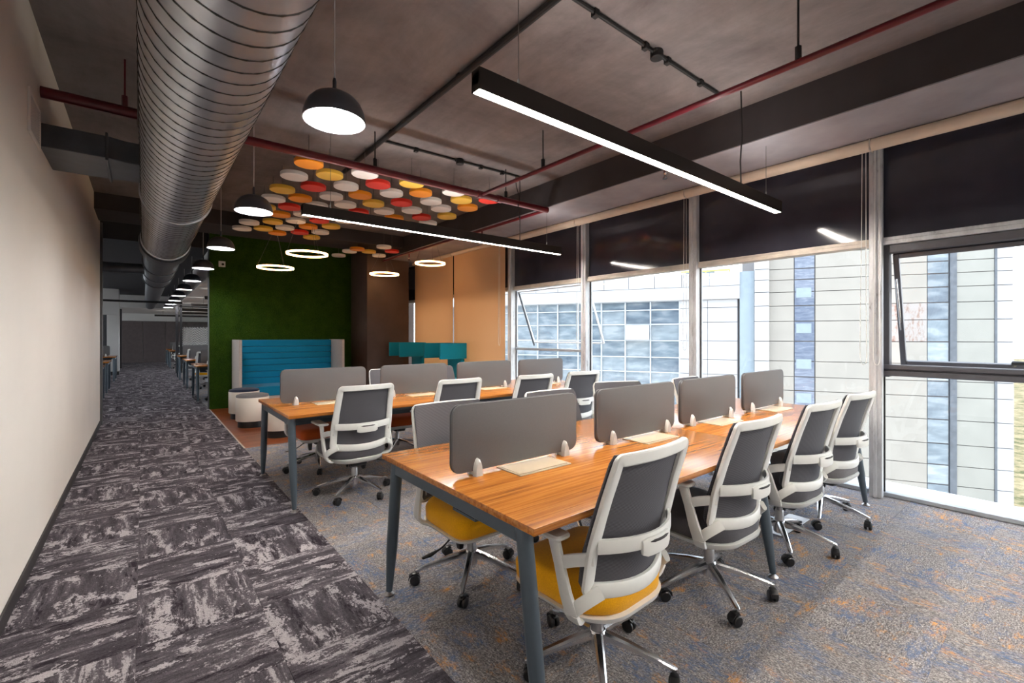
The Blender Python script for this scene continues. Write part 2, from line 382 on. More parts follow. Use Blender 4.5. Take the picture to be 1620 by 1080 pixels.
# ------------------------------------------------------------------ the setting: floors
XL, XB, XW = -0.516, 0.96, 4.94          # left wall, carpet boundary, window line
ZC = 3.31                                # ceiling
f1 = sbuild(MB().box(XL, XB, -3.5, 9.45, -0.15, -0.008).box(-6.0, XB, 9.45, 30.2, -0.15, -0.008), 'floor', 'base_dark', 'corridor floor laid with plum grey distressed carpet tiles')
cw = (XB - XL) / 3
tile = MB().layers([[(-cw/2+.0004, -.2497, -.008), (cw/2-.0004, -.2497, -.008), (cw/2-.0004, .2497, -.008), (-cw/2+.0004, .2497, -.008)],
                    [(-cw/2+.0004, -.2497, -.001), (cw/2-.0004, -.2497, -.001), (cw/2-.0004, .2497, -.001), (-cw/2+.0004, .2497, -.001)],
                    [(-cw/2+.0016, -.2485, 0), (cw/2-.0016, -.2485, 0), (cw/2-.0016, .2485, 0), (-cw/2+.0016, .2485, 0)]]).mesh('carpet_tile', smooth=0)
tile_t = MB().layers([[(-.2497, -cw/2+.0004, -.008), (.2497, -cw/2+.0004, -.008), (.2497, cw/2-.0004, -.008), (-.2497, cw/2-.0004, -.008)],
                      [(-.2497, -cw/2+.0004, -.001), (.2497, -cw/2+.0004, -.001), (.2497, cw/2-.0004, -.001), (-.2497, cw/2-.0004, -.001)],
                      [(-.2485, -cw/2+.0016, 0), (.2485, -cw/2+.0016, 0), (.2485, cw/2-.0016, 0), (-.2485, cw/2-.0016, 0)]]).mesh('carpet_tile_turned', smooth=0)
for j in range(41):
    for i in range(3):
        if (i + j) % 2: link('carpet_tile', tile, 'corridor_carpet', f1, (XL + cw * (i + .5), 0.35 + .5 * j, 0))
        else: link('carpet_tile', tile_t, 'corridor_carpet', f1, (XL + cw * (i + .5), 0.35 + .5 * j, 0), PI / 2)
MB().box(-6, XB, 20.6, 30.2, -.008, 0).build('far_carpet', 'corridor_carpet', f1)
MB().box(-6, XL, 9.46, 20.6, -.008, 0).build('side_carpet', 'corridor_carpet', f1)
MB().box(XL, XB, -3.5, .1, -.008, 0).build('near_carpet', 'corridor_carpet', f1)
f2 = sbuild(MB().box(XB, XW, -3.5, 6.39, -0.15, -0.008).box(XB, XW, 10.4, 30.2, -.15, -.008), 'floor', 'base_dark', 'workstation floor laid with grey, blue and orange loop carpet tiles')
tw = (XW - XB) / 8; th = (6.39 + 0.11) / 13
tile2 = MB().layers([[(sx * (tw/2 - q), sy * (th/2 - q), z) for sx, sy in ((-1, -1), (1, -1), (1, 1), (-1, 1))] for q, z in ((.0003, -.008), (.0003, -.0008), (.0013, 0))]).mesh('carpet_tile_grey', smooth=0)
tile2t = MB().layers([[(sx * (th/2 - q), sy * (tw/2 - q), z) for sx, sy in ((-1, -1), (1, -1), (1, 1), (-1, 1))] for q, z in ((.0003, -.008), (.0003, -.0008), (.0013, 0))]).mesh('carpet_tile_grey_turned', smooth=0)
for j in range(13):
    for i in range(8):
        t = (i + j) % 2
        link('carpet_tile', tile2t if t else tile2, 'desk_carpet', f2, (XB + tw * (i + .5), -.11 + th * (j + .5), 0), PI / 2 if t else 0)
MB().box(XB, XW, -3.5, -.11, -.008, 0).build('near_carpet', 'desk_carpet', f2)
MB().box(XB, XW, 10.4, 30.2, -.008, 0).build('far_carpet', 'desk_carpet', f2)
f3 = sbuild(MB().box(XB, XW, 6.39, 10.4, -0.15, -0.008), 'floor', 'base_dark', 'lounge floor of red brown timber planks')
pl = MB().box(-.598, .598, -.0855, .0855, -.008, 0).mesh('timber_plank', 0.0015, 1, 0)
pls = MB().box(-.298, .298, -.0855, .0855, -.008, 0).mesh('timber_plank_short', 0.0015, 1, 0)
for j in range(23):
    y = 6.39 + .172 * (j + .5)
    if y > 10.3: break
    x = XB + .012
    if j % 2: link('timber_plank', pls, 'floor_wood', f3, (x + .3, y, 0)); x += .6
    while x + 1.2 < XW + .05: link('timber_plank', pl, 'floor_wood', f3, (x + .6, y, 0)); x += 1.2
    if x < XW - .3: link('timber_plank', pls, 'floor_wood', f3, (x + .3, y, 0))
sbuild(MB().box(XB - .006, XB + .012, 6.39, 10.15, -.006, .004), 'trim_1', 'rail_cream', 'pale metal strip between corridor carpet and timber floor', bevel=.001, segs=1)
# ------------------------------------------------------------------ ceiling, beams, walls
sbuild(MB().box(-6.2, 5.2, -3.6, 10.3, ZC, ZC + .2), 'ceiling', 'concrete', 'brown grey painted concrete ceiling soffit')
sbuild(MB().box(-6.2, 1.0, 10.3, 24, ZC - .3, ZC + .2), 'ceiling', 'black_ceiling', 'black painted ceiling over the far corridor')
sbuild(MB().box(.98, 5.2, 10.3, 24, 2.5, ZC + .2).box(-6.2, 5.2, 24, 30.3, 2.5, ZC + .2), 'ceiling', 'white_ceiling', 'white gypsum ceiling beyond the green wall')
bm_ = MB().box(3.98, 5.05, -3.6, 10.3, 3.0, ZC)
sbuild(MB().box(3.985, 4.95, -3.5, 10.3, 2.992, 3.0), 'trim_6', 'soffit_grey', 'grey underside of the window beam')
sbuild(bm_, 'trim_2', 'dark_beam', 'deep dark beam running above the windows')
sbuild(MB().box(XL, 3.98, 8.35, 9.2, 3.09, ZC), 'trim_3', 'dark_beam', 'dark cross beam above the lounge')
sbuild(MB().box(XL - .15, XL, -3.6, 9.45, 0, ZC), 'wall_left', 'left_wall', 'long plain cream wall along the corridor')
sbuild(MB().box(XL, XL + .012, -3.5, 9.44, 0, .075), 'baseboard_left', 'base_dark', 'low dark skirting along the cream wall', bevel=.002, segs=1)
sbuild(MB().box(XL - .2, XL + .03, 9.45, 9.55, 0, ZC - .2), 'trim_4', 'jamb_grey', 'grey jamb at the end of the cream wall')
fl = sbuild(MB().box(-6.2, -6, 9.4, 30.3, 0, .8).box(-6.2, -6, 9.4, 30.3, 2.4, ZC), 'wall_farleft', 'wall_white', 'far side wall of the open office beyond')
for q in range(12): MB().box(-6.1, -5.98, 9.5 + 1.88 * q, 9.6 + 1.88 * q, .8, 2.4).build('mullion', 'mullion', fl)
MB().box(-6.1, -6.09, 9.6, 30.1, .8, 2.4).build('glass_pane', 'glass', fl)
sbuild(MB().box(-6.0, XL - .2, 9.4, 9.5, 0, ZC), 'wall_return', 'wall_white', 'wall return hidden behind the cream wall')
sbuild(MB().box(-6.2, 5.2, -3.7, -3.5, 0, ZC), 'wall_rear', 'wall_white', 'pale wall behind the camera')
ew = sbuild(MB().box(-6.2, 5.2, 30.1, 30.3, 0, 2.6), 'wall_end', 'wall_white', 'end wall of the corridor with dark brown grey panelling')
M['end_panel'] = plain('brown_grey_wall_panel', (92, 82, 82), 0.6, var=0.06)
for i in range(10): MB().box(-4.6 + i * .92, -4.6 + i * .92 + .91, 30.04, 30.1, 0, 2.12).build('wall_panel', 'end_panel', ew, bevel=.006, segs=1)
# side windows of the far office
fw = struct('wall_farright', 'far right wall of the open office beyond the green wall')
MB().box(5.0, 5.2, 10.4, 30.3, 2.3, 2.6).box(5.0, 5.2, 10.4, 30.3, 0, .1).build('wall_face', 'wall_white', fw)
for q in range(12): MB().box(4.98, 5.1, 10.5 + 1.78 * q, 10.6 + 1.78 * q, .1, 2.3).build('mullion', 'mullion', fw)
MB().box(5.04, 5.048, 10.6, 30.1, .1, 2.3).build('glass_pane', 'glass', fw)
# green wall
gw = sbuild(MB().box(XB, 3.62, 10.18, 10.4, 0, ZC - .0), 'wall_green', 'turf', 'dark green artificial turf feature wall behind the blue sofa')
vs, fs = [], []
for _ in range(26000):
    x, z = random.uniform(XB + .01, 3.61), random.uniform(.02, 3.25); a = random.uniform(0, 2 * PI); L = random.uniform(.018, .036); wd = .004
    dx, dz = math.cos(a) * .55 * L, math.sin(a) * .55 * L - .3 * L; n0 = len(vs)
    vs += [(x - wd * math.sin(a), 10.182, z + wd * math.cos(a)), (x + wd * math.sin(a), 10.182, z - wd * math.cos(a)), (x + dx, 10.182 - L * .75, z + dz)]
    fs.append((n0, n0 + 1, n0 + 2))
me = bpy.data.meshes.new('turf_blades'); me.from_pydata(vs, [], fs)
tag(link('turf_blades', me, 'turf', gw), kind='stuff')
MB().box(XB - .004, XB, 10.15, 10.4, 0, ZC - .02).build('edge_strip', 'base_dark', gw)
sbuild(MB().box(3.6, 4.54, 9.25, 10.4, 0, ZC), 'column', 'brown_paint', 'square dark brown column beside the green wall', bevel=.012)
sbuild(MB().box(4.54, 5.2, 10.32, 10.4, 0, ZC), 'wall_back', 'brown_paint', 'narrow dark wall between column and window')

# ------------------------------------------------------------------ windows
ML = [-2.2, -.55, 1.1, 2.76, 4.41, 6.08, 7.75, 9.41, 10.32]
HEAD = 2.14
def sash(parent, y0, y1, z0, z1, out, mat, wf=.04):
    """top-hung sash tilted out at its foot, hinged at z1"""
    s = bpy.data.objects.new('open_sash', None); C.objects.link(s); s.parent = parent; s.location = (4.99, 0, z1)
    h = z1 - z0; s.rotation_euler = (0, -math.asin(out / h), 0)
    MB().box(-.02, .02, y0, y0 + wf, -h, 0).box(-.02, .02, y1 - wf, y1, -h, 0).box(-.02, .02, y0 + wf, y1 - wf, -wf, 0).box(-.02, .02, y0 + wf, y1 - wf, -h, -h + wf).build('sash_frame', mat, s, bevel=.004, segs=1)
    MB().box(-.003, .003, y0 + wf - .005, y1 - wf + .005, -h + wf - .005, -wf + .005).build('sash_glass', 'glass', s)
    return s
def window(n):
    y0, y1 = ML[n], ML[n + 1]; last = n == len(ML) - 2
    wn = struct('window_%d' % (n + 1), ['window bay out of view behind the camera', 'right-hand window bay with dark frame and open awning sash', 'window bay beside the front desk end, facing cream tower',
        'window bay facing the stepped white wing', 'window bay facing the curtain wall glazing', 'window bay with small open sash near the tan blinds', 'window bay behind the right-hand tan blind',
        'window bay behind the left-hand tan blind', 'narrow window sliver beside the column'][n] if n < 9 else '')
    m = MB().box(4.83, 4.88, y0 - .045, y0 + .045, 0, 3.0).box(4.88, 5.0, y0 - .028, y0 + .028, 0, 3.0).box(4.815, 4.83, y0 - .012, y0 + .012, 0, 3.0)
    m.build('mullion', 'mullion', wn, bevel=.004, segs=1)
    a, b = y0 + .03, y1 - .03
    MB().box(4.925, 4.945, a, b, HEAD + .05, 2.99).build('spandrel_panel', 'spandrel', wn)
    hd = MB().box(4.87, 4.99, a, b, HEAD - .005, HEAD + .03)
    hd.box(4.89, 4.97, a, b, HEAD + .03, HEAD + .06)
    hd.build('head_rail', 'mullion' if n < 2 else 'rail_cream', wn, bevel=.004, segs=1)
    MB().box(4.93, 4.945, a, b, 2.68, 2.684).build('panel_line', 'wire', wn)  # thin line drawn across the dark panel
    if n == 1:
        fr = MB().box(4.92, 5.0, a - .0, a + .05, 1.02, HEAD - .006).box(4.92, 5.0, b - .045, b, 1.02, HEAD - .006).box(4.90, 5.01, a + .05, b - .045, HEAD - .075, HEAD - .006)
        fr.build('window_frame', 'sash_grey', wn, bevel=.005, segs=1)
        MB().box(4.90, 5.01, a, b, 1.03, 1.075).box(4.90, 5.0, a, b, 1.085, 1.125).box(4.93, 4.99, a, b, 1.07, 1.09).build('transom', 'sash_grey', wn, bevel=.006, segs=1)
        sash(wn, a + .055, b - .055, 1.07, HEAD - .075, .28, 'sash_grey')
        hd = MB().tube([(5.2, .33, 1.14), (5.14, .325, 1.16), (5.1, .26, 1.16), (5.1, .18, 1.155)], [.016, .018, .015, .011], 8)
        hd.build('handle', 'black_plastic', wn)
        MB().tube([(4.99, b - .075, 1.85), (5.16, b - .075, 1.42)], .008, 6).build('stay_arm', 'chrome', wn)
        MB().box(4.96, 4.968, a, b, .035, 1.03).build('glass_pane', 'glass', wn)
    elif n == 5 - 0 and False: pass
    elif n == 4:
        MB().box(4.93, 4.99, a, b, 1.13, 1.17).build('transom', 'far_frame', wn, bevel=.004, segs=1)
        sash(wn, a + .02, b - .02, 1.18, HEAD - .02, .36, 'sill_white', .016)
        MB().tube([(4.985, b - .03, HEAD - .03), (5.34, b - .03, 1.2)], .016, 6).build('sash_stile', 'far_column', wn)
        MB().box(4.96, 4.968, a, b, .035, 1.13).build('glass_pane', 'glass', wn)
    else:
        MB().box(4.96, 4.968, a, b, .035, HEAD - .004).build('glass_pane', 'glass', wn)
    MB().box(4.93, 5.0, a, b, .005, .036).build('bottom_rail', 'far_frame', wn, bevel=.003, segs=1)
    MB().box(4.945, 4.957, b - .012, b, .036, HEAD - .006).build('gasket', 'base_dark', wn)
    return wn
for n in range(len(ML) - 1): window(n)
sbuild(MB().box(XW, 5.45, -3.6, 10.6, -.3, .004), 'trim_5', 'sill_white', 'white painted ledge at the foot of the windows', bevel=.004, segs=1)

# rolled-up blind tubes, cords, and the two lowered tan blinds
BL = ['out of view behind the camera', 'above the open awning sash', 'over the bay at the front desk end', 'over the bay facing the white wing', 'over the bay facing the glazing', 'out']
def cord(parent, y, z0, x=4.80):
    pts = [(x, y - .012, 2.93), (x, y - .014, z0 + .3), (x, y - .02, z0 + .06), (x, y - .01, z0 + .008), (x, y + .006, z0), (x, y + .022, z0 + .02), (x, y + .03, z0 + .1), (x, y + .02, 2.0), (x, y + .014, 2.93)]
    MB().tube(chaikin(pts, 2), .0026, 6).build('chain_cord', 'white_plastic', parent)
for n in range(1, 5):
    y0, y1 = ML[n], ML[n + 1]
    t = thing('roller_blind', 'cream roller blind rolled up under the beam, ' + ['', 'above the open awning sash', 'above the bay at the front desk end', 'above the bay facing the white wing', 'above the bay nearest the tan blinds'][n], 'blind', (0, 0, 0), 0, 'rolled-up roller blinds')
    m = MB().tube([(4.70, y0 + .006, 2.945), (4.70, y1 - .006, 2.945)], .05, 20); m.build('blind_roll', 'cream_tube', t)
    MB().box(4.66, 4.76, y0 - .004, y0 + .006, 2.9, 3.0).build('bracket', 'rail_cream', t)
    cord(t, (y0 + .07) if n > 1 else y1 - .02, 1.12 if n < 3 else 1.2)
for n, lab in ((5, 'right-hand tan roller blind lowered over the window'), (6, 'left-hand tan roller blind lowered over the window')):
    y0, y1 = ML[n] + .02, ML[n + 1] - .02
    t = thing('roller_blind', lab, 'blind', (0, 0, 0), 0, 'lowered tan blinds')
    MB().tube([(4.72, y0, 2.96), (4.72, y1, 2.96)], .035, 16).build('blind_roll', 'cream_tube', t)
    MB().box(4.755, 4.758, y0, y1, .35, 2.965).build('blind_fabric', 'tan_blind', t)
    MB().box(4.745, 4.768, y0, y1, .33, .355).build('bottom_bar', 'cream_tube', t, bevel=.003, segs=1)
    if n == 5: cord(t, y0 + .1, 1.2, 4.71)

# ------------------------------------------------------------------ task chair
def interp(tab, z):
    if z <= tab[0][0]: return tab[0][1]
    for (a, b), (c_, d) in zip(tab, tab[1:]):
        if z <= c_: return b + (d - b) * (z - a) / (c_ - a)
    return tab[-1][1]
Y_EDGE = [(.40, -.13), (.5, -.15), (.6, -.165), (.7, -.19), (.8, -.217), (.96, -.268)]
BOW = [(.42, .078), (.6, .07), (.75, .045), (.96, .03)]
HALF = [(.44, .232), (.55, .236), (.62, .234), (.96, .218)]
def bsurf(x, z, off=0.0): return Vector((x, interp(Y_EDGE, z) - interp(BOW, z) * (1 - (x / .23) ** 2) + off, z))
def round_poly(pts, r, seg=5):
    out = []; N = len(pts)
    for i in range(N):
        p, a, b = Vector(pts[i]), Vector(pts[i - 1]), Vector(pts[(i + 1) % N])
        u, v = (a - p), (b - p); rr = min(r, u.length * .45, v.length * .45); u.normalize(); v.normalize()
        s0, s1 = p + u * rr, p + v * rr
        for q in range(seg + 1):
            t = q / seg; out.append(s0 * (1 - t) ** 2 + p * 2 * t * (1 - t) + s1 * t * t)
    return out
def lerp_path(a, b, n): return [tuple(a[i] + (b[i] - a[i]) * q / n for i in range(len(a))) for q in range(n)]
def chair_meshes():
    D = {}
    # frame loop in (x, z), then laid on the curved back surface
    corners = [(-.234, .462), (.234, .462), (.234, .63), (.217, .945), (-.217, .945), (-.234, .63)]
    rp = round_poly(corners, .018, 5); dense = []
    for i in range(len(rp)):
        a, b = rp[i], rp[(i + 1) % len(rp)]; k_ = max(1, int((b - a).length / .035))
        for q in range(k_): dense.append(a + (b - a) * q / k_)
    pts, sides, ab = [], [], []
    N = len(dense)
    for i, p in enumerate(dense):
        low = max(0, (.56 - p[1]) / .085); z = p[1] - .016 * min(1, low) * (1 - (p[0] / .234) ** 2)
        pts.append(bsurf(p[0], z))
        T = (dense[(i + 1) % N] - dense[i - 1]).normalized()
        sides.append(Vector((-T[1], 0, T[0])))
        wide = .028 if p[1] < .48 else (.027 if p[1] < .7 else (.0245 if p[1] < .9 else .022))
        ab.append((wide, .012))
    D['back_frame'] = MB().sweep(pts, ab, sides, n=10, closed=True).mesh('back_frame')
    g = MB(); nx, nz = 15, 18; rings = []
    for j in range(nz + 1):
        z = .458 + (.962 - .458) * j / nz; hwid = interp(HALF, z) + .016
        if j in (0, nz): hwid -= .012
        rings.append([bsurf(-hwid + 2 * hwid * i / nx, z, .014) for i in range(nx + 1)])
    g.layers(rings, False, False, closed=False)
    rings2 = [[p + Vector((0, .007, 0)) for p in r] for r in rings]
    g.layers(rings2, False, False, closed=False)
    per = lambda R: R[0] + [r[-1] for r in R[1:-1]] + R[-1][::-1] + [r[0] for r in R[-2:0:-1]]
    g.layers([per(rings), per(rings2)], False, False)
    D['back_mesh'] = g.mesh('back_mesh')
    # lumbar bar with its raised handle block and slot
    lb = MB(); nn = 14
    path = [bsurf(-.23 + .46 * i / nn, .63, -.012 - .022 * (1 - (2 * i / nn - 1) ** 2)) for i in range(nn + 1)]
    lb.sweep(path, (.027, .008), (0, 0, 1), n=8)
    D['lumbar_bar'] = lb.mesh('lumbar_bar')
    hb = MB(); path = [bsurf(-.085 + .17 * i / 8, .612, -.042 - .004 * (1 - (2 * i / 8 - 1) ** 2)) for i in range(9)]
    hb.sweep(path, [(.026, .008)] + [(.034, .011)] * 7 + [(.026, .008)], (0, 0, 1), n=8); D['lumbar_handle'] = hb.mesh('lumbar_handle')
    sl = MB(); path = [bsurf(-.058 + .116 * i / 6, .632, -.0515 - .005 * (1 - (2 * i / 6 - 1) ** 2)) for i in range(7)]
    sl.sweep(path, [(.001, .003)] + [(.0045, .003)] * 5 + [(.001, .003)], (0, 0, 1), n=6); D['handle_slot'] = sl.mesh('handle_slot')
    for s in (-1, 1):
        a = MB()
        V = (s * .282, -.112, .382)
        a.sweep(chaikin([(s * .09, -.03, .325), (s * .2, -.075, .33), (s * .262, -.105, .345), (s * .284, -.112, .388)], 2), (.03, .011), (0, 1, 0), n=8)
        a.sweep([V, (s * .289, -.088, .45), (s * .291, -.06, .545), (s * .288, -.03, .628)], [(.032, .012), (.027, .012), (.023, .012), (.025, .013)], (0, 1, 0), n=8)
        a.sweep(chaikin([(s * .29, -.062, .55), (s * .282, -.1, .568), (s * .258, -.14, .578), (s * .234, -.17, .583)], 2), (.023, .010), (0, 0, 1), n=8)
        a.sweep(chaikin([(s * .282, -.112, .39), (s * .28, -.135, .415), (s * .257, -.16, .44), (s * .21, -.185, .464)], 2), (.024, .011), (0, .5, .8), n=8)
        D['arm_frame' + ('L' if s < 0 else 'R')] = a.mesh('arm_frame')
        p = MB().rbox(min(s * .238, s * .318), max(s * .238, s * .318), -.075, .165, .628, .648, .022, 4)
        D['arm_pad' + ('L' if s < 0 else 'R')] = p.mesh('arm_pad')
    def outline(hw, y0, y1, rb, rf, z, n=7):
        pts = []
        for cx, cy, r, a in ((hw - rf, y1 - rf, rf, 0), (-hw + rf, y1 - rf, rf, PI / 2), (-hw + rb, y0 + rb, rb, PI), (hw - rb, y0 + rb, rb, 1.5 * PI)):
            for q in range(n + 1):
                t = a + PI / 2 * q / n; pts.append((cx + r * math.cos(t), cy + r * math.sin(t), z))
        return pts
    D['seat_cushion'] = MB().layers([outline(.23, -.19, .262, .16, .07, .35), outline(.244, -.205, .278, .165, .08, .368), outline(.246, -.207, .282, .165, .08, .42),
        outline(.233, -.192, .274, .16, .075, .447), outline(.205, -.165, .245, .14, .06, .459), outline(.12, -.09, .16, .09, .04, .463)]).mesh('seat_cushion', smooth=60)
    D['seat_shell'] = MB().layers([outline(.13, -.12, .12, .09, .06, .302), outline(.2, -.185, .22, .14, .07, .312), outline(.24, -.21, .266, .165, .08, .336), outline(.25, -.214, .276, .168, .08, .353), outline(.236, -.197, .265, .16, .075, .355)]).mesh('seat_shell', smooth=50)
    me = MB().rbox(-.07, .07, -.12, .1, .265, .308, .02, 3); me.rbox(-.045, .045, .08, .14, .27, .308, .01, 2)
    me.sweep([(.085, .02, .305), (.09, .02, .25), (.088, .02, .2)], [(.02, .016), (.026, .02), (.018, .014)], (0, 1, 0), n=10)
    D['mechanism'] = me.mesh('mechanism')
    lv = MB().tube(chaikin([(.06, .05, .295), (.16, .05, .29), (.215, .05, .25), (.27, .05, .235)], 2), .005, 6)
    lv.sweep([(.25, .05, .242), (.29, .05, .232), (.335, .05, .228)], [(.008, .004), (.016, .005), (.01, .003)], (0, 1, 0), n=6)
    D['lever'] = lv.mesh('lever')
    D['gas_lift'] = MB().lathe([(.02, .2), (.02, .275)], n=16).lathe([(.026, .1), (.026, .222), (.023, .228)], n=18).mesh('gas_lift')
    b = MB().lathe([(.028, .08), (.035, .088), (.037, .155), (.031, .163)], n=20)
    for q in range(5):
        t = 2 * PI * q / 5; cx, sx = math.cos(t), math.sin(t)
        b.sweep([(cx * .03, sx * .03, .142), (cx * .12, sx * .12, .127), (cx * .22, sx * .22, .102), (cx * .298, sx * .298, .079), (cx * .31, sx * .31, .077)],
                [(.02, .02), (.018, .016), (.0145, .0125), (.012, .010), (.008, .006)], (-sx, cx, 0), n=8, power=.7)
        b.lathe([(.0085, .055), (.0085, .078)], (cx * .3, sx * .3, 0), n=8)
    D['star_base'] = b.mesh('star_base')
    c = MB()
    for sx in (-1, 1):
        ring = [(r, x) for r, x in ((.012, .003), (.024, .004), (.0275, .008), (.0275, .018), (.023, .022), (.010, .0235))]
        c.layers([[(sx * x, -.012 + r * math.cos(2 * PI * i / 16), .0275 + r * math.sin(2 * PI * i / 16)) for i in range(16)] for r, x in ring])
    c.sweep([(0, -.046, .03), (0, -.043, .048), (0, -.026, .061), (0, -.004, .062), (0, .01, .05)], [(.016, .003), (.019, .004), (.019, .005), (.016, .006), (.012, .003)], (1, 0, 0), n=8)
    c.lathe([(.009, .045), (.009, .066)], n=10)
    D['caster'] = c.mesh('caster')
    return D
CH = chair_meshes()
SEAT = {n: CH['seat_cushion'].copy() for n in ('yellow_fabric', 'charcoal_fabric', 'rust_fabric', 'grey_fabric')}
for n, me in SEAT.items(): me.materials.append(M[n]); me.name = 'seat_cushion_' + n
def build_chair(label, loc, rotz):
    t = thing('task_chair', label, 'chair', loc, rotz)
    link('seat_cushion', SEAT['yellow_fabric'], None, t); link('seat_shell', CH['seat_shell'], 'white_plastic', t)
    link('back_frame', CH['back_frame'], 'white_plastic', t); link('back_mesh', CH['back_mesh'], 'back_mesh', t)
    lbar = link('lumbar_bar', CH['lumbar_bar'], 'white_plastic', t)
    link('lumbar_handle', CH['lumbar_handle'], 'white_plastic', lbar); link('handle_slot', CH['handle_slot'], 'base_dark', lbar)
    for s in 'LR':
        a = link('arm_frame', CH['arm_frame' + s], 'white_plastic', t); link('arm_pad', CH['arm_pad' + s], 'white_plastic', a)
    link('mechanism', CH['mechanism'], 'black_plastic', t); link('lever', CH['lever'], 'black_plastic', t)
    link('gas_lift', CH['gas_lift'], 'dark_chrome', t)
    sb = link('star_base', CH['star_base'], 'chrome', t)
    for q in range(5):
        a = 2 * PI * q / 5
        link('caster', CH['caster'], 'black_plastic', sb, (.3 * math.cos(a), .3 * math.sin(a), 0), random.uniform(0, 6.28))
    return t
CHAIR = None
def chair(label, x, y, rot_deg, seat, base_deg=0.0, group=None):
    """rot_deg 0 faces +y (towards the windowless back of the room)"""
    global CHAIR
    r = math.radians(rot_deg)
    if CHAIR is None:
        c = build_chair(label, (x, y, 0), r); CHAIR = freeze(c)
    else:
        c = dup(CHAIR, (x, y, 0), r, label, swap={'seat_cushion': SEAT[seat]})
    if group: c['group'] = group
    for ch in c.children if False else [o for o in C.objects if o.parent == c and o.name.startswith('star_base')]:
        ch.rotation_euler = (0, 0, math.radians(base_deg - rot_deg))
    return c
G1, G2, G3, G4 = 'chairs on the near side of the front desk', 'chairs on the far side of the front desk', 'chairs on the near side of the second desk', 'chairs on the far side of the second desk'
# front desk, near side
chair('white-framed chair with mustard yellow seat at the near corner of the front desk', 1.462, 1.255, 2, 'yellow_fabric', -62, G1)
chair('white-framed charcoal chair beside the nearest yellow one at the front desk', 2.375, 1.26, -2, 'charcoal_fabric', -56, G1)
chair('white-framed charcoal chair third along the near side of the front desk', 3.26, 1.25, -4, 'charcoal_fabric', -76, G1)
chair('white-framed grey-seated chair nearest the window mullion at the end of the front desk', 4.01, 1.25, -5, 'grey_fabric', -92, G1)
# front desk, far side
chair('white-framed chair with yellow seat seen under the end beam of the front desk', 1.45, 2.17, 180, 'yellow_fabric', 11, G2)
chair('white-framed chair facing us just behind the second grey screen of the front desk', 2.33, 2.2, 178, 'charcoal_fabric', 20, G2)
chair('white-framed chair turned behind the third grey screen of the front desk', 3.16, 2.32, 160, 'charcoal_fabric', 35, G2)
chair('white-framed chair facing us behind the fourth grey screen of the front desk', 4.1, 2.15, 182, 'charcoal_fabric', 10, G2)
# second desk, near side
chair('white-framed charcoal chair with back fully visible at near end of second desk', 1.43, 3.96, 2, 'charcoal_fabric', 6, G3)
chair('white-framed rust-seated chair second along the near side of the second desk', 2.33, 3.93, 0, 'rust_fabric', 12, G3)
chair('white-framed chair third along near side of second desk, half hidden by front screen', 3.21, 3.84, -3, 'charcoal_fabric', 30, G3)
chair('white-framed pale grey chair seen through the gap between the front screens', 3.97, 3.84, -6, 'grey_fabric', 8, G3)
# second desk, far side
chair('rust-seated chair under the second desk beside the white drum stools', 1.42, 4.98, 183, 'rust_fabric', 40, G4)
chair('rust-seated chair behind second desk, back showing between first and second screens', 2.33, 5.06, 178, 'rust_fabric', 15, G4)
chair('chair behind second desk, back showing between its second and third screens', 3.03, 5.1, 180, 'charcoal_fabric', 5, G4)
chair('chair behind second desk, back showing between its third and fourth screens', 3.84, 5.1, 176, 'charcoal_fabric', 25, G4)

# ------------------------------------------------------------------ benching desks
DZ = .75
def build_desk(label, loc, L=3.62, W=1.2):
    """origin at the left end of the near edge; runs along +x, depth along +y"""
    t = thing('bench_desk', label, 'desk', loc)
    MB().box(0, L / 2 - .0005, 0, W, DZ - .026, DZ).build('tabletop', 'desk_wood', t, bevel=.002, segs=2)
    MB().box(L / 2 + .0005, L, 0, W, DZ - .026, DZ).build('tabletop', 'desk_wood', t, bevel=.002, segs=2)
    for x in (.04, L / 2, L - .04):
        MB().box(x - .02, x + .02, .1, W - .1, DZ - .088, DZ - .026).build('cross_beam', 'slate_metal', t, bevel=.004, segs=1)
        for y0, sg in ((.1, -1), (W - .1, 1)):
            top, foot = Vector((x, y0, DZ - .026)), Vector((x, y0 + sg * .1, .012)); ax = foot - top
            l_ = MB().tube([top, top + ax * .08, top + ax * .66, top + ax * .985], [.03, .0295, .0285, .0165], 16)
            lg = l_.build('leg', 'slate_metal', t)
            MB().lathe([(.026, .0), (.028, .004), (.02, .012), (.009, .02)], (foot.x, foot.y, 0), n=16).build('foot', 'dark_chrome', lg)
    for y in (.2, W - .2): MB().box(.06, L - .06, y - .015, y + .015, DZ - .076, DZ - .026).build('long_rail', 'slate_metal', t, bevel=.003, segs=1)
    MB().box(.12, L - .12, W / 2 - .09, W / 2 + .09, DZ - .17, DZ - .16).box(.12, L - .12, W / 2 - .09, W / 2 - .08, DZ - .16, DZ - .09).box(.12, L - .12, W / 2 + .08, W / 2 + .09, DZ - .16, DZ - .09).build('cable_tray', 'slate_metal', t)
    return t
